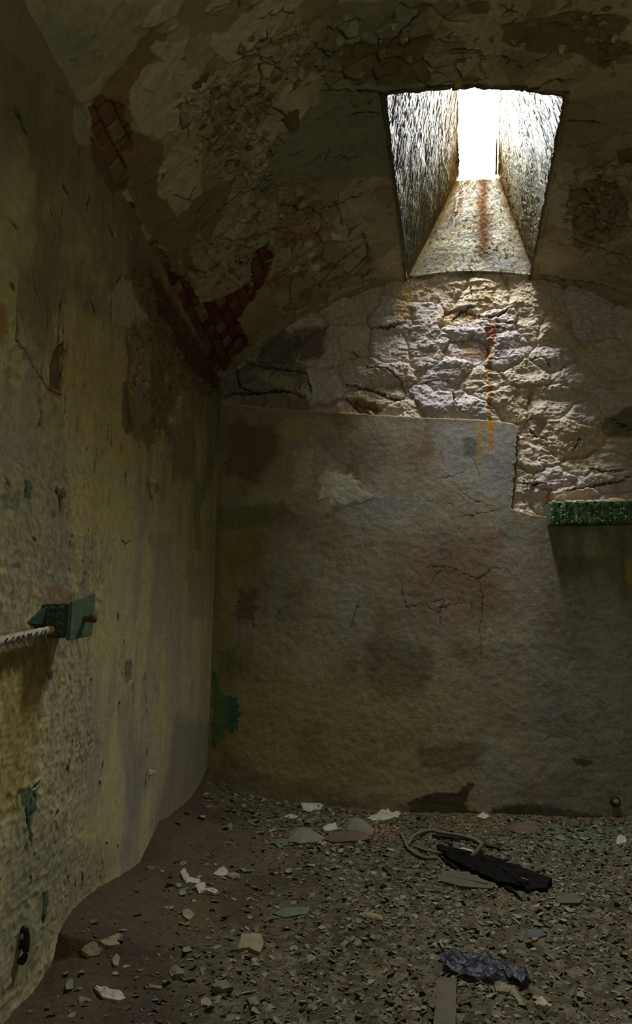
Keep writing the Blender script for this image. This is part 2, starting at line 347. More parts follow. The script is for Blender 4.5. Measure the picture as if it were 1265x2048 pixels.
# pebbly, flaking skin on the near side
rgh = sst(2.3, 1.9, U+.25*bl+.2*st)*sst(1.9, 1.5, V+.1*bl)
rgh = np.clip(rgh + sst(.25, .6, fbm(U*3, V*3, 4, 47))*.5, 0, 1)
S.H += rgh*(.0035*ridge(U*34, V*30, 3, 48)-.002)
S.C = mix(S.C, lin((126, 119, 90)), rgh*sst(-.1, .3, fbm(U*24, V*18, 4, 49))*.5)
S.C = mix(S.C, lin((104, 92, 58)), rgh*sst(.15, .4, fbm(U*40, V*26, 4, 50))*.6)
# upper zone: older paint with thin upright tears
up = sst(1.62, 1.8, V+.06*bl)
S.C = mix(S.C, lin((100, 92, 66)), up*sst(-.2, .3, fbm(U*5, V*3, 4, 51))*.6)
# smooth newer plaster on the near shoulder of the vault
P([(-300, -200), (-5, 85), (80, 150), (158, 214), (190, 222), (220, 100), (140, -200)], (124, 116, 90), .8, .006, .003, .012, 14)
P([(0, 190), (60, 180), (90, 300), (0, 330)], (88, 84, 66), .4, 0, .05, .04, 6)
P([(150, 215), (178, 215), (184, 285), (160, 292), (148, 260)], (156, 148, 120), .8, .003, .002, .006, 20)
P([(120, 606), (155, 628), (205, 640), (222, 655), (222, 700), (262, 700), (250, 900), (230, 1080), (140, 1080), (130, 900), (122, 780)], (170, 158, 96), .55, .0018, .010, .02, 10)
P([(222, 588), (235, 568), (262, 560), (280, 600), (300, 620), (290, 650), (258, 655), (224, 652)], (160, 152, 128), .85, .004, .002, .008, 20)
P([(150, 560), (215, 570), (215, 640), (155, 622)], (112, 104, 88), .5, 0, .02, .02, 10)
P([(-50, 620), (14, 612), (14, 650), (6, 680), (-50, 700)], (150, 96, 36), .8, -.004, .003, .010, 18)
P([(-50, 755), (0, 760), (95, 782), (120, 790), (130, 900), (110, 1100), (-50, 1150)], (138, 128, 92), .5, .002, .006, .02, 10)
P([(104, 700), (120, 690), (122, 782), (98, 778)], (74, 58, 34), .85, -.005, .003, .008, 20)
P([(92, 772), (122, 776), (120, 800), (95, 792)], (140, 104, 50), .6, 0, .006, .008, 20)
P([(30, 520), (95, 560), (110, 740), (40, 640)], (110, 100, 66), .5, 0, .02, .03, 10)
P([(262, 640), (330, 640), (345, 700), (400, 690), (330, 860), (300, 900), (250, 860), (255, 720)], (106, 92, 56), .7, -.002, .006, .03, 18)
b, m = S.mask([(255, 630), (300, 640), (335, 660), (400, 760), (360, 900), (318, 900), (290, 800), (262, 800)], .01, .04, 14)
chips(S, b, m, 26, .005, .35, (62, 50, 30), 61)
P([(265, 690), (300, 700), (300, 840), (275, 850), (268, 760)], (132, 124, 108), .8, .003, .003, .008, 20)
P([(245, 770), (255, 760), (262, 800), (270, 860), (255, 870), (243, 845)], (96, 84, 64), .7, -.003, .003, .008, 30)
P([(335, 860), (390, 830), (395, 960), (345, 960)], (104, 94, 78), .6, 0, .03, .03, 8)
P([(300, 1070), (345, 1070), (340, 1190), (320, 1280), (305, 1250)], (124, 114, 104), .5, 0, .03, .04, 8)
P([(375, 1130), (412, 1130), (405, 1230), (380, 1240)], (124, 112, 100), .5, 0, .03, .04, 8)
P([(0, 830), (60, 860), (50, 960), (0, 960)], (140, 134, 112), .6, 0, .02, .02, 10)
P([(230, 1400), (260, 1380), (300, 1560), (260, 1650)], (122, 114, 100), .5, 0, .05, .03, 8)
P([(350, 1430), (425, 1450), (418, 1560), (300, 1700), (330, 1560)], (116, 106, 92), .7, 0, .05, .03, 8)
P([(0, 1720), (60, 1600), (160, 1700), (260, 1700), (110, 1880), (0, 2048)], (112, 108, 86), .55, 0, .05, .04, 7)
P([(0, 1290), (60, 1300), (80, 1420), (40, 1620), (0, 1640)], (132, 114, 44), .6, 0, .04, .04, 9)
P([(60, 1290), (105, 1300), (95, 1380), (60, 1370)], (112, 90, 36), .6, 0, .02, .03, 12)
P([(0, 1310), (50, 1310), (50, 1340), (0, 1340)], (100, 104, 84), .5, 0, .01, .02, 20)
P([(385, 960), (412, 962), (410, 1000), (400, 1020), (402, 1100), (390, 1100)], (92, 108, 66), .6, .001, .004, .02, 24)
P([(50, 960), (64, 962), (64, 1000), (52, 1000)], (52, 84, 58), .85, -.001, .002, .008, 40)
P([(0, 990), (38, 985), (40, 1020), (10, 1020)], (84, 102, 82), .6, -.001, .003, .012, 40)
P([(34, 1585), (52, 1575), (74, 1580), (70, 1620), (62, 1650), (52, 1660), (50, 1620)], (44, 74, 52), .85, -.002, .002, .01, 40)
P([(82, 1785), (95, 1782), (95, 1805), (90, 1850), (84, 1848)], (42, 66, 46), .9, -.002, .002, .006, 40)
P([(94, 1345), (104, 1342), (103, 1358), (95, 1362)], (38, 74, 46), .9, -.001, .001, .004, 40)
P([(252, 1320), (266, 1320), (264, 1360), (252, 1370)], (70, 84, 60), .7, -.001, .002, .01, 50)
P([(96, 1176), (120, 1172), (150, 1200), (148, 1206), (90, 1206)], (128, 90, 48), .65, 0, .008, .012, 20)
P([(88, 1206), (80, 1185), (100, 1178), (150, 1202), (100, 1210)], (150, 120, 92), .4, 0, .004, .006, 20)
P([(60, 1262), (106, 1268), (100, 1300), (10, 1340), (0, 1290)], (112, 88, 36), .5, 0, .015, .01, 12)
P([(40, 1925), (72, 1900), (66, 1935), (55, 1940)], (96, 88, 60), .7, 0, .01, .008, 12)
G = (40, 32, 20); GG = (36, 50, 32)
for ps, ww, dp, c in (
    ([(120, 596), (117, 640), (115, 690)], .007, .006, G), ([(122, 600), (124, 690), (122, 770)], .004, .004, G), ([(222, 590), (221, 650)], .008, .006, G), ([(184, 606), (190, 628)], .012, .006, G),
    ([(30, 612), (34, 650), (32, 680), (50, 700), (68, 735)], .006, .005, G), ([(68, 735), (95, 775), (120, 790)], .004, .004, G), ([(24, 568), (28, 582)], .008, .003, G), ([(66, 565), (72, 590)], .007, .004, G),
    ([(240, 556), (244, 552), (230, 568)], .006, .003, G), ([(35, 205), (42, 240), (52, 270)], .010, .005, G), ([(215, 445), (230, 480)], .009, .005, G), ([(180, 390), (172, 425)], .006, .003, G),
    ([(98, 400), (106, 440)], .006, .003, G), ([(22, 425), (34, 485)], .005, .003, G), ([(118, 445), (120, 475)], .005, .003, G), ([(125, 365), (140, 395)], .008, .003, G), ([(85, 300), (98, 330)], .004, .002, G),
    ([(258, 640), (255, 700), (257, 720)], .010, .007, G), ([(298, 640), (300, 690), (304, 745)], .006, .005, G), ([(249, 745), (252, 780), (258, 820), (266, 862)], .006, .005, G), ([(245, 830), (243, 862)], .005, .004, G),
    ([(288, 850), (286, 880)], .010, .006, G), ([(270, 760), (270, 772)], .010, .003, G), ([(297, 790), (308, 830), (312, 860)], .005, .004, G), ([(322, 905), (324, 925)], .010, .005, G), ([(328, 925), (330, 950)], .004, .003, G),
    ([(410, 820), (415, 870), (416, 920)], .008, .003, (84, 74, 50)), ([(250, 945), (252, 965)], .012, .006, G), ([(295, 955), (300, 985), (306, 1000)], .012, .006, (50, 44, 22)), ([(282, 950), (281, 970)], .004, .003, G),
    ([(112, 970), (116, 985), (122, 1000), (120, 1030)], .010, .008, (28, 34, 22)), ([(50, 965), (52, 998)], .006, .004, GG), ([(140, 1068), (144, 1078)], .007, .003, G), ([(66, 1072), (70, 1085)], .005, .003, G),
    ([(244, 1080), (252, 1088), (262, 1082)], .005, .003, G), ([(298, 1070), (306, 1066)], .004, .003, G), ([(299, 1070), (298, 1085)], .005, .003, G), ([(216, 990), (217, 1010)], .004, .003, G), ([(165, 1156), (166, 1168)], .006, .004, G),
    ([(250, 1320), (252, 1350), (248, 1372)], .005, .004, GG), ([(262, 1318), (256, 1345)], .005, .004, GG), ([(268, 1364), (266, 1385)], .009, .005, GG), ([(268, 1390), (268, 1405)], .006, .004, GG), ([(239, 1400), (240, 1410)], .005, .003, G),
    ([(290, 1345), (291, 1360)], .005, .003, G), ([(296, 1416), (293, 1430)], .009, .005, GG), ([(292, 1380), (293, 1410)], .003, .002, G), ([(295, 1496), (293, 1518)], .007, .005, GG), ([(144, 1478), (140, 1520), (134, 1545)], .004, .003, G), ([(135, 1528), (134, 1543)], .008, .005, G),
    ([(186, 1476), (180, 1490)], .005, .003, GG), ([(208, 1518), (202, 1550)], .005, .003, GG), ([(194, 1508), (194, 1520)], .004, .003, G), ([(158, 1482), (160, 1500)], .004, .002, G), ([(198, 1560), (202, 1575)], .004, .003, G),
    ([(292, 1548), (291, 1580)], .010, .006, (56, 46, 22)), ([(180, 1358), (182, 1365)], .005, .003, G), ([(115, 1625), (108, 1632)], .007, .004, G), ([(50, 1618), (54, 1655), (60, 1690)], .006, .004, (34, 40, 26)), ([(68, 1590), (66, 1625)], .006, .004, GG), ([(80, 1560), (62, 1580)], .005, .003, G), ([(34, 1585), (32, 1615)], .005, .003, GG),
    ([(164, 1740), (167, 1775)], .006, .004, GG), ([(135, 1755), (137, 1765)], .006, .003, G), ([(150, 1755), (152, 1775)], .004, .003, G), ([(86, 1835), (88, 1850)], .006, .004, GG), ([(48, 1690), (50, 1700)], .007, .003, G), ([(205, 1715), (208, 1735)], .004, .003, G), ([(212, 1685), (216, 1690)], .004, .003, G), ([(234, 1690), (236, 1695)], .004, .003, G),
    ([(130, 1793), (133, 1797)], .006, .003, G), ([(55, 1755), (58, 1770)], .005, .003, G), ([(12, 955), (20, 980)], .005, .003, GG)):
    S.crack(ps, ww, dp, c, .9, .007, lip=.0018)
for k in range(150):                                                # thin upright tears in the upper paint
    y = random.uniform(1.5, 3.5); z = random.uniform(1.45, 2.4); l = random.uniform(.02, .09)
    S.crack([(y, z), (y+random.uniform(-.02, .02), z-l)], random.uniform(.0022, .005), .002, (56, 48, 30), .75, .012, uv=True, lip=.0012)
for k in range(120):
    y = random.uniform(1.5, 3.5); z = random.uniform(.3, 1.6); l = random.uniform(.008, .03)
    S.crack([(y, z), (y+random.uniform(-.01, .01), z-l)], random.uniform(.002, .0035), .0015, (84, 78, 48), .6, .01, uv=True, lip=.001)
# the torn top edge of the wall below the bricks
b, m = S.mask([(262, 560), (285, 500), (440, 745), (440, 800), (400, 790), (340, 690), (300, 640), (270, 600)], .01, .02, 16)
S.C[b] = mix(S.C[b], lin((96, 80, 52)), m*.7); chips(S, b, m, 17, .007, .4, (50, 36, 22), 63)
P([(300, 545), (322, 560), (395, 680), (440, 750), (440, 790), (385, 740), (330, 640), (318, 620)], (72, 40, 24), .75, -.012, .005, .016, 16)
P([(180, 270), (205, 300), (245, 370), (230, 395), (195, 330)], (80, 40, 26), .5, -.006, .008, .012, 16)
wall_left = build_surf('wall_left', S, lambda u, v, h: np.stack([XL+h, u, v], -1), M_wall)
S_left = S
def left_h(y, z):
    i = min(np.searchsorted(S_left.u, y), len(S_left.u)-1); j = min(np.searchsorted(S_left.v, z), len(S_left.v)-1); return S_left.H[i, j]

# ------------------------------------------------------------------ THE VAULTED CEILING
TH = math.asin(HW/R)
ua = -R*TH-.006
S = Surf(np.concatenate([ar(ua, 1.05, .0038), ar(1.05, R*TH+.03, .02)]), np.concatenate([ar(YF-.02, 1.42, .03), ar(1.42, D+.03, .0038)]), uv_vault)
U, V = S.U, S.V; P = S.paint
n1 = fbm(U*2.2, V*2.2, 5, 71); n2 = fbm(U*5+9, V*5, 5, 72); n3 = fbm(U*18, V*18, 4, 73)
S.C = mix(np.broadcast_to(lin((136, 122, 90)), U.shape+(3,)), lin((122, 106, 74)), sst(-.2, .4, n1))
S.H = .006*fbm(U*2.5, V*2.5, 4, 74) + .0016*fbm(U*24, V*24, 3, 75)
skin = sst(-.04, .0, n2+.35*n1)                                      # where the top coat still hangs on
S.C = mix(S.C, lin((148, 136, 104)), skin); S.H += .0035*skin
sk2 = sst(.22, .25, fbm(U*4, V*4+5, 5, 76))
S.C = mix(S.C, lin((158, 148, 118)), sk2*.8); S.H += .002*sk2
S.C *= (1+.10*n3)[..., None]
A_ = lambda L_: [(x/1.977, y/1.977) for x, y in L_]
B_ = lambda L_: [(x/1.977+100, y/1.977+180) for x, y in L_]
P(A_([(1300, 20), (1700, 0), (1700, 700), (1250, 730), (1000, 760), (1060, 620), (1060, 560), (1180, 480), (1265, 400)]), (107, 105, 86), .75, -.002, .006, .02, 8)
P([(1000, 50), (1060, 40), (1140, 20), (1265, 40), (1230, 80), (1200, 140), (1150, 105), (1060, 108), (1005, 85)], (105, 88, 53), .9, -.004, .003, .014, 16)
P([(690, 90), (800, 75), (870, 70), (850, 110), (860, 160), (790, 175), (700, 170), (680, 130)], (98, 84, 53), .85, -.004, .003, .014, 16)
P([(930, 0), (980, 0), (975, 25), (945, 28)], (98, 84, 53), .85, -.003, .003, .01, 20)
P([(1195, 85), (1220, 70), (1265, 90), (1265, 110), (1230, 120), (1210, 140), (1195, 130)], (95, 79, 49), .85, -.004, .003, .01, 20)
P([(1130, 200), (1265, 170), (1265, 320), (1150, 330), (1120, 320)], (121, 109, 79), .6, .001, .01, .02, 10)
P([(1095, 335), (1120, 335), (1140, 380), (1130, 430), (1160, 440), (1120, 460), (1090, 430)], (166, 156, 126), .75, .003, .002, .012, 18)
P([(1230, 300), (1265, 295), (1265, 330), (1240, 330)], (81, 67, 42), .8, -.003, .002, .01, 20)
P([(1140, 380), (1200, 350), (1265, 400), (1240, 480), (1150, 500)], (93, 81, 53), .7, -.003, .004, .02, 16)
P([(1090, 490), (1180, 500), (1230, 540), (1150, 560), (1080, 545)], (149, 138, 107), .6, .003, .003, .012, 16)
P([(1190, 560), (1265, 580), (1265, 640), (1200, 610)], (156, 145, 114), .6, .003, .003, .012, 16)
# zone next to the brick seam: bare brown undercoat
P([(180, 195), (300, 60), (330, 70), (300, 150), (260, 190), (262, 260), (330, 290), (320, 370), (350, 420), (480, 350), (430, 460), (400, 560), (300, 470), (240, 360)], (114, 95, 58), .85, -.003, .003, .012, 14)
P([(120, 0), (330, 0), (300, 60), (200, 190), (165, 205), (0, 90), (-60, 0)], (142, 135, 107), .8, .004, .003, .010, 14)
P([(80, 30), (150, 60), (190, 60), (170, 150), (120, 120)], (117, 121, 107), .5, 0, .02, .03, 10)
LT = (166, 156, 126)
for pl in (A_([(590, 190), (620, 165), (680, 170), (740, 155), (720, 220), (740, 270), (800, 280), (870, 320), (760, 370), (740, 430), (690, 510), (630, 550), (600, 530), (570, 545), (540, 490), (510, 420), (510, 360), (560, 280), (600, 250), (640, 240)]),
           A_([(700, 570), (770, 600), (800, 560), (800, 640), (790, 710), (800, 760), (740, 830), (700, 860), (660, 790), (625, 780), (625, 720), (640, 650)]),
           A_([(550, 105), (600, 30), (640, -20), (740, -20), (690, 60), (600, 100)]), A_([(1100, 370), (1150, 335), (1210, 370), (1215, 430), (1170, 500), (1160, 440), (1100, 430)]),
           A_([(985, 560), (1050, 480), (1090, 520), (1060, 600), (1060, 650), (1030, 680), (990, 640)]), A_([(910, 130), (960, 60), (1010, 45), (1000, 120), (1005, 200), (900, 250), (830, 190), (840, 140)]),
           A_([(1010, 30), (1060, 0), (1150, 20), (1100, 110), (1060, 150), (1000, 120)]), A_([(660, 110), (710, 70), (700, 110), (670, 120)])):
    P(pl, LT, .85, .0042, .0025, .010, 22)
P(A_([(800, 50), (850, 0), (930, -10), (900, 30), (820, 60)]), LT, .7, .003, .003, .008, 20)
P(B_([(560, 620), (700, 590), (860, 600), (820, 740), (700, 800), (620, 840), (590, 780)]), (145, 135, 105), .75, .003, .004, .014, 14)
P(B_([(860, 760), (1000, 700), (1060, 720), (960, 860), (860, 950), (760, 1040), (720, 1000), (740, 900)]), (138, 124, 93), .8, .003, .004, .014, 12)
P(B_([(1080, 830), (1160, 790), (1265, 760), (1240, 800), (1130, 830), (1060, 860)]), (159, 147, 117), .7, .003, .003, .008, 20)
P(B_([(920, 560), (1000, 540), (1090, 570), (1080, 610), (1000, 590), (930, 590)]), (145, 98, 51), .6, -.002, .004, .01, 20)
for x, y in ((1020, 610), (960, 705), (1030, 650), (1130, 580), (1050, 700)):
    q = B_([(x, y)])[0]; P([(q[0]-8, q[1]-5), (q[0]+10, q[1]-6), (q[0]+9, q[1]+6), (q[0]-7, q[1]+5)], (187, 177, 147), .8, .003, .002, .008, 40)
# crackled paint
for pl, s_, sd_ in ((A_([(740, 370), (870, 320), (1080, 330), (1110, 460), (1080, 520), (1060, 700), (880, 720), (800, 640), (760, 540), (740, 440)]), 15, 81),
                    (A_([(880, 700), (1060, 690), (1265, 700), (1300, 900), (1200, 980), (1100, 990), (960, 1050), (860, 950), (960, 760)]), 15, 83),
                    (A_([(1060, 100), (1300, 80), (1500, 60), (1500, 200), (1300, 300), (1080, 330), (1000, 230)]), 12, 85),
                    ([(1110, 350), (1265, 320), (1265, 520), (1200, 560), (1130, 470)], 13, 87), ([(640, 60), (900, 0), (1000, 20), (860, 90), (800, 160), (660, 180)], 10, 89),
                    (B_([(520, 640), (620, 620), (640, 700), (600, 760), (530, 740)]), 16, 91), ([(560, 420), (700, 380), (760, 560), (640, 610), (560, 640), (520, 520)], 7, 93),
 ([(820, 130), (960, 100), (1000, 175), (850, 180)], 10, 97)):
    b, m = S.mask(pl, .01, .03, 10); chips(S, b, m, s_, .0045, .22, (54, 44, 26), sd_, wid=.06)
for pl in ([(1079, 549), (1193, 567), (1265, 589)], [(1100, 548), (1150, 560), (1160, 575)], [(1170, 600), (1265, 640)], [(440, 250), (520, 180), (520, 90)], [(460, 130), (530, 75), (535, 60)], [(400, 460), (440, 420), (485, 380)], [(640, 180), (760, 185), (770, 185)],
           [(575, 640), (620, 600), (660, 540), (740, 470)], [(618, 430), (680, 410), (740, 380)], [(372, 190), (370, 240), (376, 275)], [(530, 205), (580, 235)], [(1040, 185), (1100, 160), (1150, 160)],
           [(335, 340), (318, 370)], [(845, 20), (800, 60), (770, 110)], [(700, 230), (760, 225)], [(1150, 480), (1265, 520)], [(900, 100), (960, 103)], [(790, 75), (840, 20)], [(1130, 240), (1200, 245)]):
    S.crack(pl, .006, .005, (46, 36, 22), .85, .012, lip=.003)
for k in range(90):
    x = random.uniform(330, 1265); y = random.uniform(0, 560); a = random.uniform(-.6, 1.2); l = random.uniform(15, 60)
    if 755 < x+l*math.cos(a) and x < 1140 and y > 150: continue
    S.crack([(x, y), (x+l*.5*math.cos(a)+4, y-l*.5*math.sin(a)), (x+l*math.cos(a), y-l*math.sin(a))], .004, .003, (52, 42, 26), .75, .012, lip=.003)
# exposed brickwork along the springing and up the end arch
def bricks(pl, rag=.014, soft=.003, dp=-.016, red=1.):
    b, m = S.mask(pl, soft, rag, 22); u = (S.U[b]-ua)/.060; row = np.floor(u); v = S.V[b]/.074+.5*(row % 2)+.2*_h(row, row*0, 4); col = np.floor(v)
    fu = u-row; fv = v-col; ed = np.minimum(np.minimum(fu, 1-fu)*.060, np.minimum(fv, 1-fv)*.074)
    ed = ed + .0015*fbm(S.U[b]*60, S.V[b]*60, 3, 5); r = _h(row, col, 7); r2 = _h(row, col, 8)
    c = mix(np.broadcast_to(lin((98, 46, 28)), u.shape+(3,)), lin((94, 70, 48)), sst(.35, .8, r)); c = mix(c, lin((64, 32, 22)), sst(.6, .9, r2)*.8)
    c = mix(c, lin((110, 94, 62)), np.full(u.shape, 1-red)*.8)
    c = mix(c, lin((112, 100, 74)), sst(.82, .86, r)*.8)
    c *= (1+.3*fbm(S.U[b]*30, S.V[b]*30, 4, 6))[..., None]
    j = 1-sst(.0008, .003, ed); c = mix(c, lin((34, 22, 14)), j*.9)
    S.C[b] = mix(S.C[b], c, m); S.H[b] = S.H[b]*(1-m) + m*(dp + .010*sst(.001, .006, ed) + (r2-.5)*.008)
bricks([(180, 215), (200, 195), (240, 200), (262, 262), (268, 300), (245, 310), (262, 360), (246, 385), (225, 365), (200, 320), (184, 280)], red=.45)
bricks([(250, 403), (266, 408), (285, 450), (272, 466), (254, 440)], .008)
bricks([(284, 488), (312, 482), (348, 545), (380, 562), (402, 606), (440, 600), (474, 580), (500, 562), (508, 500), (530, 492), (550, 512), (530, 565), (505, 600), (476, 640), (502, 690), (474, 716), (448, 748), (430, 740), (380, 665), (330, 590), (300, 545)])
P([(300, 490), (340, 500), (375, 545), (385, 562), (350, 548)], (104, 92, 60), .8, .008, .004, .01, 16)
# paint lifted in a dark rag above (575,235)
OPX = [(766, 187), (1131, 187), (1105, 400), (1071, 573), (945, 600), (819, 570), (795, 400)]
OP = [S.f(p) for p in [(768, 186), (1131, 186)]] ; fl = uv_back((820, 568)); fr = uv_back((1070, 572))
XO = [on_vault(768, 186), on_vault(1131, 186), np.array([fr[0], D, fr[1]]), np.array([fl[0], D, fl[1]])]
vL, vR = XO[0][1], XO[1][1]
hole = [(R*math.asin((XO[0][0]-CX)/R), vL), (R*math.asin((XO[1][0]-CX)/R), vR), (R*math.asin((XO[2][0]-CX)/R), D+.2), (R*math.asin((XO[3][0]-CX)/R), D+.2)]
# stay straight to the back wall, then on
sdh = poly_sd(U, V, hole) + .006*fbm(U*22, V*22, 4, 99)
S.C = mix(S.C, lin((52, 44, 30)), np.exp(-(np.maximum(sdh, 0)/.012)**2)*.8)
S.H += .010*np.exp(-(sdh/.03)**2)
keep = (sdh[:-1, :-1] > -.007)
def posv(u, v, h):
    t = u/R; r = R-h; return np.stack([CX+r*np.sin(t), v, ZC+r*np.cos(t)], -1)
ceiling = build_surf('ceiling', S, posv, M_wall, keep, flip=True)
S_ceil = S

# ------------------------------------------------------------------ SKYLIGHT SHAFT (window_1)
def rot_shaft(p0, p1, t): return p0+(p1-p0)*t
ys0, zs0 = 3.42, None
dA = ray(920, 361); dB = ray(998, 372)
tA = ys0/dA[1]; S0 = O+dA*tA; z0 = S0[2]; tB = ys0/dB[1]; S0r = np.array([(O+dB*tB)[0], ys0, z0])
def slitpt(px, py):                                                   # plane through the sill edge, leaning 45 degrees towards the room
    d = ray(px, py); t = (z0-O[2]+ys0)/(d[2]+d[1]); return O+d*t
Sl, Sr = slitpt(918, 185), slitpt(1000, 185)
EXT = 2.6
S1 = S0+(Sl-S0)*EXT; S1r = S0r+(Sr-S0r)*EXT; S1r[1:] = S1[1:]
AL = np.array([XO[3][0], 3.575, 0]); AR = np.array([XO[2][0], 3.575, 0]); BL = np.array([XO[0][0], vL, 0]); BR = np.array([XO[1][0], vR, 0])
for q in (AL, AR, BL, BR): q[2] = zarch(q[0])
def patch(a, b, c, d, n, m, colf, hf, arc=False, flange=.0):
    """bilinear patch a-b (bottom) d-c (top), relief along its normal"""
    s, t = np.meshgrid(np.linspace(0, 1, n), np.linspace(0, 1, m), indexing='ij'); s_ = s[..., None]; t_ = t[..., None]
    Pq = (a*(1-s_)+b*s_)*(1-t_) + (d*(1-s_)+c*s_)*t_
    if arc: Pq[..., 2] += (zarch(Pq[..., 0])-zarch(a[0])-(zarch(b[0])-zarch(a[0]))*s)*(1-t)
    nr = np.cross(b-a, d-a); nr /= np.linalg.norm(nr)
    L1 = np.linalg.norm(b-a); L2 = np.linalg.norm(d-a); h = hf(s*L1, t*L2, s, t); c = colf(s*L1, t*L2, s, t)
    Pq = Pq + nr*h[..., None]
    return Pq, c, h
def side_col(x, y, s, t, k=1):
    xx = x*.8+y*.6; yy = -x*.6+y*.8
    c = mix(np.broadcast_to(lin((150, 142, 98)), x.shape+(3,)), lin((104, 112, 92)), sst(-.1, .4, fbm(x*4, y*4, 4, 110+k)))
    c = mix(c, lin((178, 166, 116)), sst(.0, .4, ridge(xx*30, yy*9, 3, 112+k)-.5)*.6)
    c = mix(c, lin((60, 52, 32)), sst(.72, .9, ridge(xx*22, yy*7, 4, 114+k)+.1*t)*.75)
    c = mix(c, lin((176, 128, 36)), sst(.35, .0, np.minimum(1-t, 9)*.9+.25*fbm(x*5, y*5, 3, 3))*.55)  # ochre towards the slot, painting its warm glow into the limewash
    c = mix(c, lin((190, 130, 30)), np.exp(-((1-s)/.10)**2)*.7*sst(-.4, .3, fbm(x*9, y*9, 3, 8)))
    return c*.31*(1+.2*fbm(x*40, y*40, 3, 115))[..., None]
def side_h(x, y, s, t, k=1):
    xx = x*.8+y*.6; yy = -x*.6+y*.8; w_ = fbm(x*6, y*6, 3, 9)*.1
    f1, f2, i, dx, dy = voro(xx*34+w_*20, yy*13+w_*10, 120+k)
    return .006*fbm(x*5, y*5, 4, 121) + .004*ridge(xx*28, yy*9, 4, 122+k) + (.003*sst(0, .2, f2-f1) + .006*dx*(i-.2))*sst(-.2, .3, fbm(x*4, y*4, 3, 124+k)+.5*(1-t))
def back_col(x, y, s, t):
    s = (s-.04)/.92
    c = mix(np.broadcast_to(lin((206, 202, 184)), x.shape+(3,)), lin((178, 178, 174)), sst(-.1, .4, fbm(x*7, y*7, 4, 130)))
    c = mix(c, lin((196, 172, 104)), sst(.2, .5, fbm(x*6, y*8, 4, 131)+.3*(1-np.abs(2*s-1)-.9))*.5)
    ru = fbm(x*9, y*4, 5, 132)
    st_ = np.exp(-((s-.60+.05*(1-t)*0+.04*pn(t*5, t*0, 3))/(.045+.09*t))**2)*sst(.0, .3, t+.15*ru+.05)
    st2_ = np.exp(-((s-.22)/.16)**2)*sst(.55, .8, t+.35*ru)
    c = mix(c, lin((112, 62, 14)), np.clip(st_*.95, 0, 1)); c = mix(c, lin((112, 64, 16)), np.clip(st2_*sst(-.2, .1, fbm(x*26, y*14, 3, 133)), 0, 1)*.9)
    c = mix(c, lin((150, 104, 24)), np.exp(-((np.minimum(s, 1-s))/(.10))**2)*.75*sst(.25, .7, t))
    sp = sst(.40, .48, fbm(x*34, y*34, 4, 134)+.15*fbm(x*5, y*5, 2, 99)+.22*np.exp(-((s-.74)/.12)**2-((t-.2)/.1)**2)+.2*np.exp(-(t/.035)**2)+.12*np.exp(-((s-.62)/.12)**2-((t-.4)/.3)**2))
    return mix(c, lin((84, 58, 30)), sp*.85)*(1+.1*fbm(x*40, y*40, 3, 135))[..., None]
def back_hf(x, y, s, t): return .004*fbm(x*6, y*6, 4, 136)+.0015*fbm(x*40, y*40, 3, 137)
win = empty('window_1', (float(CX), 3.0, 3.3)); win['kind'] = 'structure'
def add_patch(name, a, b, c, d, n, m, cf, hf, arc=False, mt=M_shaft):
    a = np.array(a, float); b = np.array(b, float); a, b = a-(np.array(d)-a)*.012, b-(np.array(c)-b)*.012
    Pq, cc, _ = patch(np.array(a, float), np.array(b, float), np.array(c, float), np.array(d, float), n, m, cf, hf, arc)
    Pq = Pq - np.array(win.location)
    return link(name, mesh_np(name, Pq.reshape(-1, 3), grid_faces(n, m), cc.reshape(-1, 3)), mt, win)
dn = np.array([0, 0, -.0])
ex = np.array([.03, 0, 0])
add_patch('splayed_sill', AL-ex, AR+ex, S0r+ex, S0-ex, 260, 260, back_col, back_hf, True)
e_ = .012
add_patch('splayed_jamb', BL+[-.010, -.02, .0], AL+[-.006, .03, .0], S0+[0, .02, 0], S1, 420, 300, lambda x, y, s, t: side_col(x, y, s, t, 1), lambda x, y, s, t: (side_h(x, y, s, t, 1)*sst(0, .06, 1-s)-.004)*sst(.0, .05, t))
add_patch('splayed_jamb', AR+[.006, .03, .0], BR+[.010, -.02, .0], S1r, S0r+[0, .02, 0], 420, 300, lambda x, y, s, t: side_col(x, y, 1-s, t, 7), lambda x, y, s, t: (side_h(x, y, s, t, 7)*sst(0, .06, s)-.004)*sst(.0, .05, t))
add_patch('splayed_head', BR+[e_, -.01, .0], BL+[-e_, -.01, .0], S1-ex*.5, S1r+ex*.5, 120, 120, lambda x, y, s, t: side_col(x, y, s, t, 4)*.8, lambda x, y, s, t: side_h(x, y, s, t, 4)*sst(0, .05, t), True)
# the slot's own reveal, and an added flange over the vault to stop light leaks
nd = np.array([0, .05, 1.])*.24
def quad_strip(name, pts, off, mt, closed=True):
    n = len(pts); V_ = [p for p in pts]+[p+off for p in pts]
    F = [(i, (i+1) % n, n+(i+1) % n, n+i) for i in range(n)]
    me = bpy.data.meshes.new(name); me.from_pydata([tuple(np.array(p)-np.array(win.location)) for p in V_], [], F); return link(name, me, mt, win)
M_jamb = mat('slot_limewash', (120, 112, 86), rough=.8, nscale=20, bump=.4)
quad_strip('slot_reveal', [S0, S0r, S1r, S1], nd, M_jamb)
def arcpts(p, q, n):
    out = [p*(1-k/n)+q*k/n for k in range(n)]
    return out
jBL, jBR, jAR, jAL = BL+[-.003, -.004, 0], BR+[.003, -.004, 0], AR+[.001, -.011, 0], AL+[-.001, -.011, 0]
ring = []
for p_, q_ in ((jBL, jBR), (jBR, jAR), (jAR, jAL), (jAL, jBL)): ring += arcpts(p_, q_, 10)
ring = [np.array([p[0], p[1], float(zarch(p[0]))+.002]) for p in ring]
oz_ = 3.2; big = []
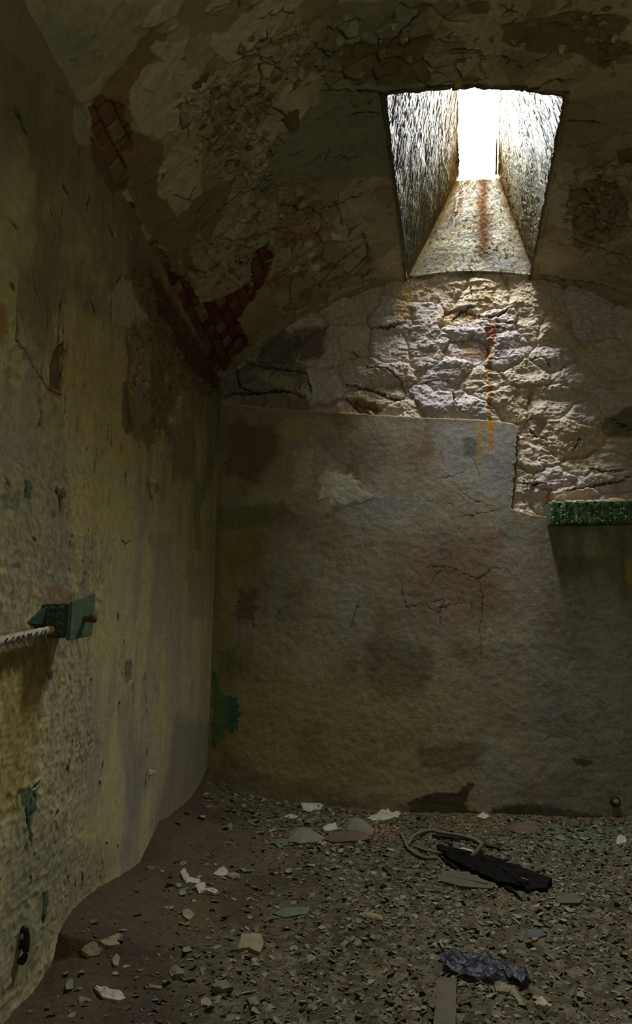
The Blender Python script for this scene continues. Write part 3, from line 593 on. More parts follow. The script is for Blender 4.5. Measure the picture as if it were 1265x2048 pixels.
for k, p in enumerate(ring):
    big.append(np.array([p[0]+(-.16 if k >= 30 or k == 0 else (.16 if 10 <= k <= 20 else 0)), p[1]+(-.16 if k <= 10 else (.16 if 20 <= k <= 30 else 0)), oz_]))
NR = len(ring)
ox0, ox1, oy0, oy1, oz = XL-.35, XR+.35, YF-.6, D+.6, oz_
top = [np.array([ox0, oy0, oz]), np.array([ox1, oy0, oz]), np.array([ox1, oy1, oz]), np.array([ox0, oy1, oz])]; bot = [q*[1, 1, 0]+[0, 0, -.3] for q in top]
light_shell = bpy.data.meshes.new('light_shell'); light_shell.from_pydata([tuple(p) for p in [big[0], big[10], big[20], big[30]]+top+bot], [], [(i, (i+1) % 4, 4+(i+1) % 4, 4+i) for i in range(4)]+[(4+i, 4+(i+1) % 4, 8+(i+1) % 4, 8+i) for i in range(4)])
link('light_shell', light_shell, M_jamb)['kind'] = 'structure'  # unseen shell added around the room to block stray sky light
me = bpy.data.meshes.new('light_seal_flange'); me.from_pydata([tuple(p-np.array(win.location)) for p in ring+big], [], [(i, (i+1) % NR, NR+(i+1) % NR, NR+i) for i in range(NR)])
link('light_seal_flange', me, M_jamb, win)  # added seal, keeps sky light from leaking around the opening
# rusted remains of an iron bar in the slot
def tube(name, pts, rad, mt, parent=None, seg=10, noise=0., cols=None, smooth=True):
    pts = [Vector(p) for p in pts]; bm = bmesh.new(); rings = []; up = Vector((0, 0, 1)); n = len(pts)
    for i, p in enumerate(pts):
        t = (pts[min(i+1, n-1)]-pts[max(i-1, 0)]).normalized(); a = t.cross(up)
        if a.length < .1: a = t.cross(Vector((1, 0, 0)))
        a.normalize(); b_ = a.cross(t).normalized(); r = rad[i] if hasattr(rad, '__len__') else rad
        rings.append([bm.verts.new(p+(a*math.cos(k*2*math.pi/seg)+b_*math.sin(k*2*math.pi/seg))*r*(1+noise*random.uniform(-1, 1))) for k in range(seg)])
    for i in range(n-1):
        for k in range(seg):
            bm.faces.new((rings[i][k], rings[i][(k+1) % seg], rings[i+1][(k+1) % seg], rings[i+1][k]))
    bm.faces.new(rings[0][::-1]); bm.faces.new(rings[-1]); bmesh.ops.recalc_face_normals(bm, faces=bm.faces)
    me = bpy.data.meshes.new(name); bm.to_mesh(me); bm.free()
    for f in me.polygons: f.use_smooth = smooth
    return link(name, me, mt, parent)
M_rust = mat('rusted_iron', (74, 60, 42), rough=.9, nscale=80, namt=.4, bump=.6)
pa = S0r+nd*.04+np.array([-.012, -.01, .01]); pb = pa+(S1r-S0r)*.16
bar = tube('iron_bar', [tuple(pa+(pb-pa)*k/5-np.array(win.location)) for k in range(6)], .005, M_rust, win, 8, .25)
# daylight enters through the slot only: portal over it
pl = bpy.data.lights.new('skylight_portal', 'AREA'); pl.shape = 'RECTANGLE'
ctr = .25*(S0+S0r+S1+S1r)+nd*1.06; pl.size = float(abs(S0r[0]-S0[0]))+.12; pl.size_y = float(np.linalg.norm(S1-S0))+.1
pl.cycles.is_portal = True
plo = bpy.data.objects.new('skylight_portal', pl); COL.objects.link(plo); plo.location = tuple(ctr)
dv = (S1-S0); dv /= np.linalg.norm(dv)
from mathutils import Matrix
zz = Vector((0, .7071, .7071)); yy = Vector(dv); xx_ = yy.cross(zz).normalized(); yy = zz.cross(xx_)
plo.rotation_euler = Matrix((xx_, yy, zz)).transposed().to_euler()
# right wall, near wall with an unseen doorway around the added fill lamp
def simple(name, V_, F, mt, kind='structure', parent=None):
    me = bpy.data.meshes.new(name); me.from_pydata(V_, [], F); o = link(name, me, mt, parent)
    if kind: o['kind'] = kind
    return o
M_plain = mat('plain_old_plaster', (138, 128, 96), nscale=6, namt=.25, bump=.5, bscale=90, bdist=.004)
simple('wall_right', [(XR, YF, -.05), (XR, D+.05, -.05), (XR, D+.05, ZS+.03), (XR, YF, ZS+.03)], [(0, 3, 2, 1)], M_plain)
dx0, dx1, dz = .28, 1.22, 2.02
xs = list(np.linspace(XL-.02, XR+.02, 41)); V_ = []; F = []
def vq(*q):
    k = len(V_); V_.extend(q); F.append(tuple(range(k, k+len(q))))
vq((XL-.02, YF, -.05), (dx0, YF, -.05), (dx0, YF, dz), (XL-.02, YF, dz)); vq((dx1, YF, -.05), (XR+.02, YF, -.05), (XR+.02, YF, dz), (dx1, YF, dz))
for a, b_ in zip(xs[:-1], xs[1:]): vq((a, YF, dz), (b_, YF, dz), (b_, YF, float(zarch(b_))+.02), (a, YF, float(zarch(a))+.02))
simple('wall_front', V_, F, M_plain)
simple('door_1', [(dx0, YF-.3, -.05), (dx1, YF-.3, -.05), (dx1, YF-.3, dz), (dx0, YF-.3, dz), (dx0, YF, -.05), (dx1, YF, -.05), (dx1, YF, dz), (dx0, YF, dz)],
       [(0, 1, 2, 3), (0, 4, 5, 1), (1, 5, 6, 2), (2, 6, 7, 3), (3, 7, 4, 0)], M_plain)

# ------------------------------------------------------------------ THE FLOOR: dirt banked up against the walls
lb = [(420, 1540), (400, 1585), (380, 1610), (345, 1630), (320, 1642), (300, 1680), (280, 1725), (240, 1750), (200, 1775), (150, 1815), (118, 1860), (105, 1920), (70, 1975), (20, 2030)]
LY, LZ = zip(*sorted([(on_left(*p)[1], on_left(*p)[2]) for p in lb]))
bb = [(420, 1540), (480, 1580), (560, 1597), (600, 1605), (700, 1614), (800, 1622), (860, 1626), (1000, 1626), (1100, 1630), (1180, 1634), (1265, 1630)]
BX, BZ = zip(*sorted([(on_back(*p)[0], on_back(*p)[2]) for p in bb]))
def base_h(x, y):
    x = np.asarray(x, float); y = np.asarray(y, float)
    mL = sum(np.interp(y+o_, LY, LZ)*w_ for o_, w_ in ((-.3, .15), (-.15, .22), (0, .26), (.15, .22), (.3, .15)))-.03; d = np.maximum(x-XL, 0)
    f = np.exp(-(d/.34)**1.5)
    zb = np.interp(x, BX, BZ)-.03; f3 = f*mL
    z = .03 + mL*f + (np.interp(y, LY, LZ)-.03-mL)*np.exp(-(d/.07)**1.5) + (zb-f3)*np.exp(-(np.maximum(D-y, 0)/.30)**1.2)
    return z + .014*fbm(x*2.2, y*2.2, 4, 201)*sst(0, .15, D-y)
def floor_z(x, y): return float(base_h(np.array([x]), np.array([y]))[0])
def on_floor(px, py, lift=0.):
    d = ray(px, py); t = np.linspace(.9/d[1], (D+.02)/d[1], 500); Q = O+d*t[:, None]
    g = Q[:, 2]-base_h(np.clip(Q[:, 0], XL, XR), np.minimum(Q[:, 1], D))-lift; k = int(np.argmax(g < 0)) if (g < 0).any() else len(t)-1
    if k > 0 and g[k] < 0: return O+d*(t[k-1]+(t[k]-t[k-1])*g[k-1]/(g[k-1]-g[k]))
    return Q[k]
S = Surf(np.concatenate([ar(XL-.03, 1.40, .004), ar(1.40, XR+.04, .03)]), np.concatenate([ar(YF-.3, 1.25, .04), ar(1.25, D+.02, .004)]), lambda p: tuple(on_floor(*p)[:2]))
U, V = S.U, S.V; P = S.paint
S.H = base_h(U, V)
S.C = mix(np.broadcast_to(lin((61, 52, 28)), U.shape+(3,)), lin((48, 37, 18)), sst(-.1, .4, fbm(U*3, V*3, 5, 202)))
grit = sst(-.42, -.05, U-.30*fbm(U*2, V*2, 4, 203)-.15*(V-2.6)+np.maximum(0, V-2.85)*.85)                       # gritty, flake-strewn part
S.C = mix(S.C, lin((84, 77, 55)), grit*sst(-.2, .4, fbm(U*26, V*26, 4, 204))*.9)
S.C = mix(S.C, lin((44, 38, 22)), grit*sst(.1, .5, fbm(U*34+3, V*34, 3, 205))*.6)
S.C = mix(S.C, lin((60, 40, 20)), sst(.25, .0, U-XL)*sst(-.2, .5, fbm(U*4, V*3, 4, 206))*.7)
f1, f2, i, dx, dy = voro(U*46+fbm(U*20, V*20, 2, 5), V*46, 207); a = i*40
S.H += grit*(.004*sst(0, .3, f2-f1)+.007*(dx*np.cos(a)+dy*np.sin(a))*.6) + .0025*fbm(U*16, V*16, 4, 208) + (1-grit)*.0035*fbm(U*30, V*30, 4, 209)
S.C *= (1+grit*(i-.5)*.5)[..., None]
P([(1080, 1655), (1180, 1640), (1265, 1660), (1265, 1700), (1120, 1705)], (70, 92, 62), .4, 0, .03, .05, 12)
P([(850, 1630), (1000, 1640), (990, 1665), (870, 1660)], (80, 56, 28), .5, 0, .03, .04, 12)
P([(745, 1648), (800, 1655), (790, 1675), (750, 1670)], (130, 80, 24), .5, 0, .01, .02, 20)
P([(600, 1625), (700, 1640), (690, 1660), (610, 1650)], (70, 88, 60), .5, 0, .02, .03, 16)
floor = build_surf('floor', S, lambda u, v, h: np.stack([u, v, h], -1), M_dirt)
S_floor = S
def surf_z(x, y):
    i = min(max(np.searchsorted(S_floor.u, x)-1, 0), len(S_floor.u)-1); j = min(max(np.searchsorted(S_floor.v, y)-1, 0), len(S_floor.v)-1); return float(S_floor.H[i, j])

# ------------------------------------------------------------------ flakes
def flake_mesh(name, seed, n=9, curl=.35, th=.06, elong=1.3, mt=None):
    """an irregular curled chip about 1 unit across, with thickness"""
    r = random.Random(seed); ph = [r.uniform(.45, 1.) for _ in range(n)]
    V_ = []; F = []; K = 3
    ca = r.uniform(0, 3.14)
    def z(x, y):
        s = x*math.cos(ca)+y*math.sin(ca); return curl*s*s + .12*curl*x*y
    for side in (1, -1):
        V_.append((0, 0, z(0, 0)+side*th*.5))
        for k in range(1, K+1):
            for j in range(n):
                a = j*2*math.pi/n; rr = .5*ph[j]*k/K*(1 if k < K else 1); x = rr*math.cos(a)*elong; y = rr*math.sin(a)/elong
                V_.append((x, y, z(x, y)*1.0+side*th*.5+r.uniform(-.01, .01)))
    N1 = 1+K*n
    for sidx in (0, 1):
        o = sidx*N1
        for j in range(n):
            f = (o, o+1+j, o+1+(j+1) % n); F.append(f if sidx == 0 else f[::-1])
            for k in range(K-1):
                q = (o+1+k*n+j, o+1+(k+1)*n+j, o+1+(k+1)*n+(j+1) % n, o+1+k*n+(j+1) % n); F.append(q if sidx == 0 else q[::-1])
    for j in range(n):
        a = 1+(K-1)*n+j; b_ = 1+(K-1)*n+(j+1) % n; F.append((a, N1+a, N1+b_, b_))
    me = bpy.data.meshes.new(name); me.from_pydata(V_, [], F); 
    if mt: me.materials.append(mt)
    return me
M_fl = [mat('flake_buff', (112, 105, 82), rnd=.25, nscale=3, namt=.2, bscale=20, bdist=.02), mat('flake_grey', (102, 98, 80), rnd=.3, nscale=3, namt=.2, bscale=20, bdist=.02),
        mat('flake_brown', (78, 66, 45), rnd=.3, nscale=3, namt=.2, bscale=20, bdist=.02), mat('flake_green', (66, 84, 62), rnd=.25, nscale=3, namt=.2, bscale=20, bdist=.02)]
NV = 6
FM = [[flake_mesh('flake_shape', 100*mi+k, 5+k % 4, random.uniform(.2, 1.0), random.uniform(.03, .06), random.uniform(1.05, 1.6), m) for k in range(NV)] for mi, m in enumerate(M_fl)]
def grit_w(x, y):
    return 1/(1+math.exp(-(x+.30+.15*(2.6-y)+max(0, y-2.85)*.85)*9))
def pick(x, y, rr):
    if rr.random() < .04 + (.5 if (x > .75 and y > 3.0) or (-.25 < x < .05 and y > 3.15) else 0)*.6: return 3
    return rr.choice((0, 0, 1, 1, 1, 2, 2))
BIGZONES = [(560, 1650, 60, 30, 26), (640, 1690, 70, 12, 12), (700, 1700, 60, 10, 10), (440, 1590, 50, 30, 26), (395, 1770, 35, 14, 9), (480, 1640, 40, 20, 10), (1180, 1675, 70, 22, 22), (1000, 1990, 60, 20, 10), (1100, 1830, 140, 40, 25)]
rr = random.Random(5); spots = []
for (x, y, sx, sy, n) in BIGZONES:
    for k in range(n):
        spots.append((x+rr.gauss(0, sx*.6), y+rr.gauss(0, sy*.6)))
while len(spots) < 296:
    x = rr.uniform(60, 1262); y = rr.uniform(1610, 2045); 
    spots.append((x, y))
nfl = 0
for (px, py) in spots:
    if not (30 < px < 1262 and py < 2044): continue
    try: q = on_floor(px, py)
    except ValueError: continue
    if q[1] > D-.05 or q[0] < XL+.05 or q[1] < 1.2: continue
    if rr.random() > .25+.75*grit_w(q[0], q[1]) and len(spots) > 296: continue
    s = rr.uniform(.018, .046)*(1.15 if q[1] > 2.8 else .9)
    mi = pick(q[0], q[1], rr); me = FM[mi][rr.randrange(NV)]
    o = bpy.data.objects.new('paint_flake', me); COL.objects.link(o)
    o.location = (q[0], q[1], surf_z(q[0], q[1])+.0035); o.scale = (s, s, s*.9); o.rotation_euler = (rr.gauss(0, .22), rr.gauss(0, .22), rr.uniform(0, 6.28))
    tag(o, 'small curled flake of fallen paint lying loose among others on the dirt floor', 'paint flake', 'fallen paint flakes on the dirt floor')
    nfl += 1
# the crumbs nobody could count
VS = []; FS = []; CS = []; base = 0
pal = [lin((108, 102, 80)), lin((94, 90, 72)), lin((78, 68, 46)), lin((58, 50, 32)), lin((68, 82, 60))]
rn = np.random.default_rng(11); cnt = 0
while cnt < 22000:
    x = rn.uniform(XL+.03, 1.45); y = 1.25+2.30*rn.random()
    if rn.random() > .06+.94*grit_w(x, y): continue
    cnt += 1; s = .003+.0125*rn.random()**2.6; n = 5; a0 = rn.uniform(0, 6.28); z = surf_z(x, y)
    tx, ty = rn.normal(0, .35, 2); k = rn.choice(5, p=[.24, .28, .24, .21, .03])
    ang = a0+np.arange(n)*2*np.pi/n; r_ = s*rn.uniform(.55, 1.1, n)*np.array(1+.3*np.cos(ang*2+a0))
    X = r_*np.cos(ang); Y = r_*np.sin(ang)*.75; Z = tx*X+ty*Y; th = .0008+s*.06
    top = np.stack([x+X, y+Y, z+Z+th+.001], 1); bot = top - [0, 0, th]
    c = np.array([[x, y, z+th+.001-s*.12*rn.uniform(-1, 1)]])
    VS.append(np.vstack([top, bot, c])); CS.append(np.tile(pal[k]*rn.uniform(.75, 1.2), (2*n+1, 1)))
    for j in range(n):
        j2 = (j+1) % n; FS.append((base+j, base+j2, base+2*n)); FS.append((base+j, base+n+j, base+n+j2)); FS.append((base+j, base+n+j2, base+j2))
    base += 2*n+1
M_crumb = mat('crumbs', attr=True, nscale=90, namt=.2, bump=.2)
o = link('paint_crumbs', mesh_np('paint_crumbs', np.vstack(VS), np.array(FS), np.vstack(CS), smooth=False), M_crumb)
tag(o, 'countless tiny crumbs of paint and plaster scattered over the dirt floor', 'debris', kind='stuff')

# ------------------------------------------------------------------ larger debris, each traced where it lies
def blob(name, pts, thick, mt, label=None, cat=None, K=7, rough=.0, fr=30, seed=1, dome=.5, group=None, sub=3, lift=0., parent=None, tilt=(0, 0), edge=.0):
    if name in ('plaster_slab', 'plaster_flake', 'stone'): thick *= .55
    W = [on_floor(*p) for p in pts]; xy = np.array([[q[0], q[1]] for q in W]); n0 = len(xy); N = n0*sub
    out = []
    for i in range(n0):
        for k in range(sub):
            t = k/sub; out.append(xy[i]*(1-t)+xy[(i+1) % n0]*t)
    out = np.array(out); c = out.mean(0); rs = random.Random(seed)
    out += np.array([[rs.uniform(-1, 1), rs.uniform(-1, 1)] for _ in out])*edge
    z0_ = [surf_z(x, y) for x, y in out]+[surf_z(*c)]; zz0 = float(np.mean(z0_)); A = np.array([[x-c[0], y-c[1], 1] for x, y in out]); co, *_ = np.linalg.lstsq(A, np.array(z0_[:-1]), rcond=None)
    V_ = []; 
    def zt(x, y, r):
        n_ = float(fbm(np.array([x*fr]), np.array([y*fr]), 3, seed)[0]); return thick*((1-dome)+dome*(1-r**3)) + rough*n_ + tilt[0]*(x-c[0])+tilt[1]*(y-c[1])
    bz = lambda x, y: co[0]*(x-c[0])+co[1]*(y-c[1])+co[2]+lift
    V_.append((0, 0, bz(*c)+zt(c[0], c[1], 0)-zz0))
    for k in range(1, K+1):
        for q in out:
            r = k/K; p = c+(q-c)*r; V_.append((p[0]-c[0], p[1]-c[1], bz(*p)+max(zt(p[0], p[1], r), .0015)-zz0))
    nt_ = len(V_)
    for q in out: V_.append((q[0]-c[0], q[1]-c[1], bz(*q)-.002-zz0 + (tilt[0]*(q[0]-c[0])+tilt[1]*(q[1]-c[1]))))
    V_.append((0, 0, bz(*c)-.002-zz0)); F = []
    for j in range(N):
        j2 = (j+1) % N; F.append((0, 1+j, 1+j2))
        for k in range(K-1): F.append((1+k*N+j, 1+(k+1)*N+j, 1+(k+1)*N+j2, 1+k*N+j2))
        F.append((1+(K-1)*N+j, nt_+j, nt_+j2, 1+(K-1)*N+j2)); F.append((nt_+j, nt_+N, nt_+j2))
    me = bpy.data.meshes.new(name); me.from_pydata(V_, [], F); bm = bmesh.new(); bm.from_mesh(me); bmesh.ops.recalc_face_normals(bm, faces=bm.faces); bm.to_mesh(me); bm.free()
    o = link(name, me, mt); o.location = (c[0], c[1], zz0+.002)
    if parent is None: tag(o, label, cat, group)
    else:
        o.location = Vector((c[0], c[1], zz0+.002))-parent.location; o.parent = parent
    return o
M_white = mat('chalky_flake', (144, 137, 116), nscale=12, namt=.15, bump=.5, bscale=60, bdist=.004)
M_slab = mat('grey_plaster_lump', (92, 85, 70), nscale=20, namt=.25, bump=.6, bscale=90, bdist=.004)
M_tan = mat('tan_plaster', (108, 99, 72), nscale=20, namt=.2, bump=.6, bscale=90, bdist=.004)
M_brown = mat('brown_clod', (72, 58, 40), nscale=20, namt=.25, bump=.6, bscale=90, bdist=.004)
M_green = mat('green_painted_plaster', (68, 78, 60), nscale=25, namt=.25, bump=.5, bscale=90, bdist=.003)
M_char = mat('charred_wood', (12, 10, 8), nscale=40, namt=.6, bump=1., bscale=90, bdist=.006, rough=.95, spec=.1)
M_bag = mat('blue_grey_plastic', (38, 38, 46), nscale=30, namt=.4, bump=.8, bscale=80, bdist=.006, rough=.55, spec=.4)
M_wood = mat('weathered_board', (70, 63, 46), nscale=14, namt=.2, bump=.6, bscale=60, bdist=.003, bstretch=(6, 1, 1))
M_blue = mat('bluish_stone', (66, 68, 70), nscale=30, namt=.2, bump=.5)

blob('plaster_flake', [(602, 1610), (612, 1602), (625, 1606), (634, 1603), (648, 1611), (640, 1622), (618, 1626), (606, 1622)], .012, M_white, 'white crumpled plaster flake lying by the foot of the grey wall left of centre', 'plaster flake', rough=.008, fr=40, seed=3, edge=.003)
blob('plaster_flake', [(735, 1640), (752, 1632), (768, 1616), (780, 1626), (802, 1628), (798, 1638), (772, 1644), (750, 1645)], .014, M_white, 'white peaked plaster flake near the wall, beside the orange crumbs', 'plaster flake', rough=.012, fr=40, seed=4, edge=.004)
blob('plaster_lump', [(576, 1688), (582, 1668), (600, 1664), (630, 1672), (652, 1684), (630, 1690), (600, 1693)], .030, M_slab, 'smooth grey wedge of plaster, left end of the row of lumps near the wall', 'plaster lump', rough=.003, seed=5, dome=.7)
blob('plaster_lump', [(644, 1682), (662, 1670), (700, 1670), (735, 1672), (748, 1680), (720, 1688), (665, 1688)], .024, M_brown, 'long narrow brownish plaster lump between the grey wedge and rounded slab', 'plaster lump', rough=.003, seed=6, dome=.8)
blob('plaster_lump', [(692, 1668), (694, 1650), (706, 1643), (726, 1650), (750, 1668), (746, 1678), (720, 1674)], .034, M_slab, 'rounded pinkish-grey plaster slab, right end of the row of lumps', 'plaster lump', rough=.003, seed=7, dome=.6)
blob('plaster_chunk', [(646, 1662), (656, 1654), (672, 1652), (676, 1664), (662, 1668), (648, 1668)], .016, M_white, 'small pale block of plaster just left of the rounded slab', 'plaster chunk', rough=.004, seed=8)
blob('plaster_chip', [(548, 1690), (560, 1681), (580, 1684), (576, 1694), (556, 1697)], .010, M_green, 'flat teal painted chip beside the grey plaster wedge', 'plaster chip', seed=9)
blob('plaster_flake', [(565, 1636), (580, 1630), (598, 1636), (590, 1641)], .010, M_white, 'flat pale triangular flake left of the row of plaster lumps', 'plaster flake', seed=10, rough=.003)
blob('plaster_flake', [(425, 1750), (447, 1739), (458, 1752), (440, 1756)], .018, M_white, 'white folded flake standing on the brown dirt bank', 'plaster flake', seed=11, rough=.008, tilt=(.2, .1))
blob('plaster_stick', [(452, 1753), (466, 1750), (481, 1753), (480, 1758), (462, 1758)], .012, M_tan, 'small rounded stick of plaster beside the white folded flake', 'plaster stick', seed=12, dome=.8)
blob('plaster_flake', [(360, 1748), (368, 1738), (376, 1758), (402, 1762), (398, 1768), (372, 1768)], .012, M_white, 'forked pale flake half sunk in the dirt bank', 'plaster flake', seed=13, rough=.008)
blob('plaster_flake', [(388, 1775), (408, 1768), (414, 1778), (428, 1778), (440, 1786), (430, 1792), (412, 1786), (398, 1790)], .010, M_white, 'ragged pale flake below the forked flake', 'plaster flake', seed=14, rough=.008)
blob('plaster_flake', [(362, 1824), (376, 1822), (390, 1832), (378, 1842), (368, 1836)], .010, M_tan, 'small tan flake below the ragged pale flakes on the bank', 'plaster flake', seed=15, rough=.006)
blob('plaster_slab', [(476, 1908), (484, 1882), (522, 1884), (528, 1898), (520, 1913), (498, 1905)], .016, M_tan, 'large flat tan plaster piece lying alone in the lower middle floor', 'plaster slab', seed=16, dome=.2, rough=.002, tilt=(0, .12), lift=.004)
blob('plaster_slab', [(162, 1908), (170, 1892), (184, 1885), (194, 1895), (201, 1914), (180, 1916)], .014, M_tan, 'pointed tan plaster piece nearest the left wall on the brown bank', 'plaster slab', seed=17, dome=.2, rough=.004)
blob('plaster_slab', [(198, 1886), (214, 1878), (238, 1872), (240, 1890), (226, 1895), (208, 1896)], .010, M_tan, 'ochre plaster piece behind the two pointed ones on the bank', 'plaster slab', seed=18, dome=.3, rough=.004)
blob('plaster_slab', [(223, 1924), (233, 1908), (240, 1920), (236, 1936), (227, 1934)], .010, M_tan, 'small leaf-shaped plaster piece standing on the bank', 'plaster slab', seed=19, dome=.3, rough=.003)
blob('plaster_flake', [(186, 1974), (208, 1976), (216, 1984), (240, 1986), (252, 1998), (235, 2006), (204, 1998)], .012, M_white, 'broad pale flake at the lower left near the corner of the floor', 'plaster flake', seed=20, rough=.007)
blob('plaster_flake', [(338, 1945), (352, 1936), (366, 1944), (368, 1956), (352, 1960), (342, 1954)], .016, M_slab, 'grey curled flake between the tan slab and broad pale flake', 'plaster flake', seed=21, rough=.010)
blob('plaster_flake', [(422, 1984), (438, 1968), (452, 1974), (466, 1984), (445, 1988)], .022, M_slab, 'dark-sided curled flake standing up near the bottom edge left of centre', 'plaster flake', seed=22, rough=.010)
blob('plaster_flake', [(288, 1972), (325, 1974), (320, 1980), (292, 1980)], .008, M_tan, 'thin long tan flake lying between two curled flakes', 'plaster flake', seed=23, rough=.003)
blob('plaster_flake', [(492, 2005), (510, 1998), (520, 2012), (512, 2020), (498, 2014)], .012, M_slab, 'grey flake near the bottom edge below the large tan slab', 'plaster flake', seed=24, rough=.006)
blob('plaster_slab', [(545, 1830), (575, 1818), (620, 1818), (615, 1832), (570, 1838)], .010, M_green, 'flat dull green painted slab in the middle of the floor', 'plaster slab', seed=25, rough=.003)
blob('plaster_stick', [(724, 1831), (745, 1834), (768, 1840), (764, 1846), (740, 1841), (724, 1837)], .012, M_tan, 'short pale stick of plaster in the middle of the floor', 'plaster stick', seed=26, dome=.8)
blob('stone', [(1050, 1870), (1062, 1866), (1084, 1868), (1096, 1876), (1076, 1882), (1052, 1880)], .020, M_blue, 'smooth bluish stone lying on flakes at the right of the floor', 'stone', seed=27, dome=.8)
blob('plaster_flake', [(957, 1632), (970, 1628), (980, 1636), (970, 1641), (958, 1638)], .014, M_white, 'white flake behind the charred board near the wall', 'plaster flake', seed=28, rough=.006)
blob('plaster_flake', [(1234, 1684), (1240, 1674), (1252, 1676), (1256, 1688), (1242, 1698), (1234, 1692)], .022, M_white, 'white jagged chunk at the right edge below the pipe outlet', 'plaster flake', seed=29, rough=.012)
blob('plaster_flake', [(1070, 2012), (1082, 2004), (1094, 2014), (1106, 2018), (1090, 2028), (1078, 2022)], .018, M_white, 'pale curled flake in the lower right right of the plank', 'plaster flake', seed=30, rough=.012)
blob('plaster_flake', [(990, 1976), (1010, 1976), (1030, 1986), (1018, 1992), (994, 1990)], .014, M_tan, 'tan bent flake just below the crumpled blue-grey plastic', 'plaster flake', seed=31, rough=.008)
blob('plaster_flake', [(1012, 1982), (1030, 1980), (1040, 2000), (1052, 2018), (1040, 2014)], .012, M_tan, 'long tan flake trailing down from the crumpled plastic', 'plaster flake', seed=32, rough=.006)
blob('plaster_lump', [(1135, 1650), (1148, 1644), (1164, 1647), (1160, 1656), (1142, 1658)], .022, M_brown, 'dark brown clod near the wall at the right, left of its twin', 'plaster lump', seed=33, dome=.8)
blob('plaster_lump', [(1168, 1648), (1176, 1642), (1186, 1646), (1182, 1654), (1170, 1654)], .020, M_brown, 'smaller dark clod right of the brown clod near the wall', 'plaster lump', seed=34, dome=.8)
blob('plaster_lump', [(1020, 1652), (1050, 1645), (1078, 1650), (1076, 1668), (1040, 1672), (1022, 1664)], .016, M_brown, 'low round reddish-brown clod behind the tip of the charred board', 'plaster lump', seed=35, dome=.9)
blob('wooden_lath', [(885, 1748), (950, 1752), (1000, 1766), (985, 1784), (925, 1782), (880, 1768)], .008, M_wood, 'broad flat brown lath lying in front of the charred board', 'lath', seed=36, dome=.1)
blob('wooden_lath', [(1110, 1800), (1150, 1796), (1168, 1806), (1160, 1814), (1118, 1812)], .008, M_wood, 'small grey-brown chip of wood right of the charred board', 'lath', seed=37, dome=.3)

# charred board
cb = blob('charred_board', [(874, 1698), (905, 1706), (945, 1716), (985, 1728), (1030, 1744), (1075, 1762), (1104, 1774), (1098, 1786), (1066, 1790), (1034, 1782), (1000, 1776), (965, 1764), (930, 1748), (898, 1728), (880, 1712)], .034, M_char,
     'long black charred board lying diagonally on the rubble', 'board', K=9, rough=.010, fr=45, seed=40, dome=.5, sub=4, edge=.008)
for k, pp in enumerate(([(1000, 1764), (1016, 1770), (1034, 1788), (1046, 1806), (1030, 1792), (1010, 1780)], [(880, 1716), (894, 1722), (915, 1736), (930, 1746), (912, 1742), (892, 1732)])):
    blob('splinter', pp, .010, M_char, K=4, rough=.003, seed=41+k, parent=cb, edge=.002)
for k, (x, y) in enumerate(((961, 1728), (1046, 1757), (1054, 1760), (928, 1716), (952, 1752))):
    q = on_floor(x, y, .036); o = bpy.data.objects.new('paint_flake', FM[0][k]); COL.objects.link(o); o.location = tuple(q+[0, 0, .001]); o.scale = (.018,)*3; o.rotation_euler = (.1, .1, k)
    tag(o, 'tiny white paint flake lying on top of the black charred board', 'paint flake', 'white flakes on the charred board')
# crumpled plastic
blob('plastic_bag', [(886, 1926), (900, 1918), (930, 1916), (955, 1922), (985, 1930), (1010, 1944), (1040, 1950), (1052, 1950), (1062, 1962), (1058, 1976), (1044, 1984), (1030, 1972), (1012, 1974), (985, 1974), (950, 1968), (915, 1956), (890, 1948), (884, 1938)],
     .024, M_bag, 'crumpled blue-grey plastic bag lying on the floor above the plank', 'bag', K=16, rough=.022, fr=26, seed=50, dome=.6, sub=4)
# plank
def plank():
    cs = [on_floor(876, 1972), on_floor(915, 1972), on_floor(912, 2085), on_floor(866, 2085)]
    zt = max(surf_z(q[0], q[1]) for q in cs)+.012; bm = bmesh.new(); n = 14
    top = []; rs = random.Random(3)
    for i in range(n+1):
        t = i/n; a = cs[0]*(1-t)+cs[3]*t; b_ = cs[1]*(1-t)+cs[2]*t; j = rs.uniform(-.0015, .0015)
        top.append([bm.verts.new((a[0]+j, a[1]+(rs.uniform(-.002, .002) if i == 0 else 0), zt)), bm.verts.new((.5*(a[0]+b_[0]), .5*(a[1]+b_[1]), zt+.001)), bm.verts.new((b_[0]+j, b_[1]+(rs.uniform(-.003, .003) if i == 0 else 0), zt))])
    for i in range(n):
        for k in (0, 1): bm.faces.new((top[i][k], top[i][k+1], top[i+1][k+1], top[i+1][k]))
    r = bmesh.ops.extrude_face_region(bm, geom=bm.faces[:])
    for v in r['geom']:
        if isinstance(v, bmesh.types.BMVert): v.co.z -= .018
    bmesh.ops.recalc_face_normals(bm, faces=bm.faces); me = bpy.data.meshes.new('plank'); bm.to_mesh(me); bm.free()
    c = cs[0]; me.transform(Matrix.Translation((-c[0], -c[1], -zt+.018))); o = link('wooden_plank', me, M_wood); o.location = (c[0], c[1], zt-.018)
    tag(o, 'short weathered wooden plank end at the bottom edge of the floor', 'plank')
plank()
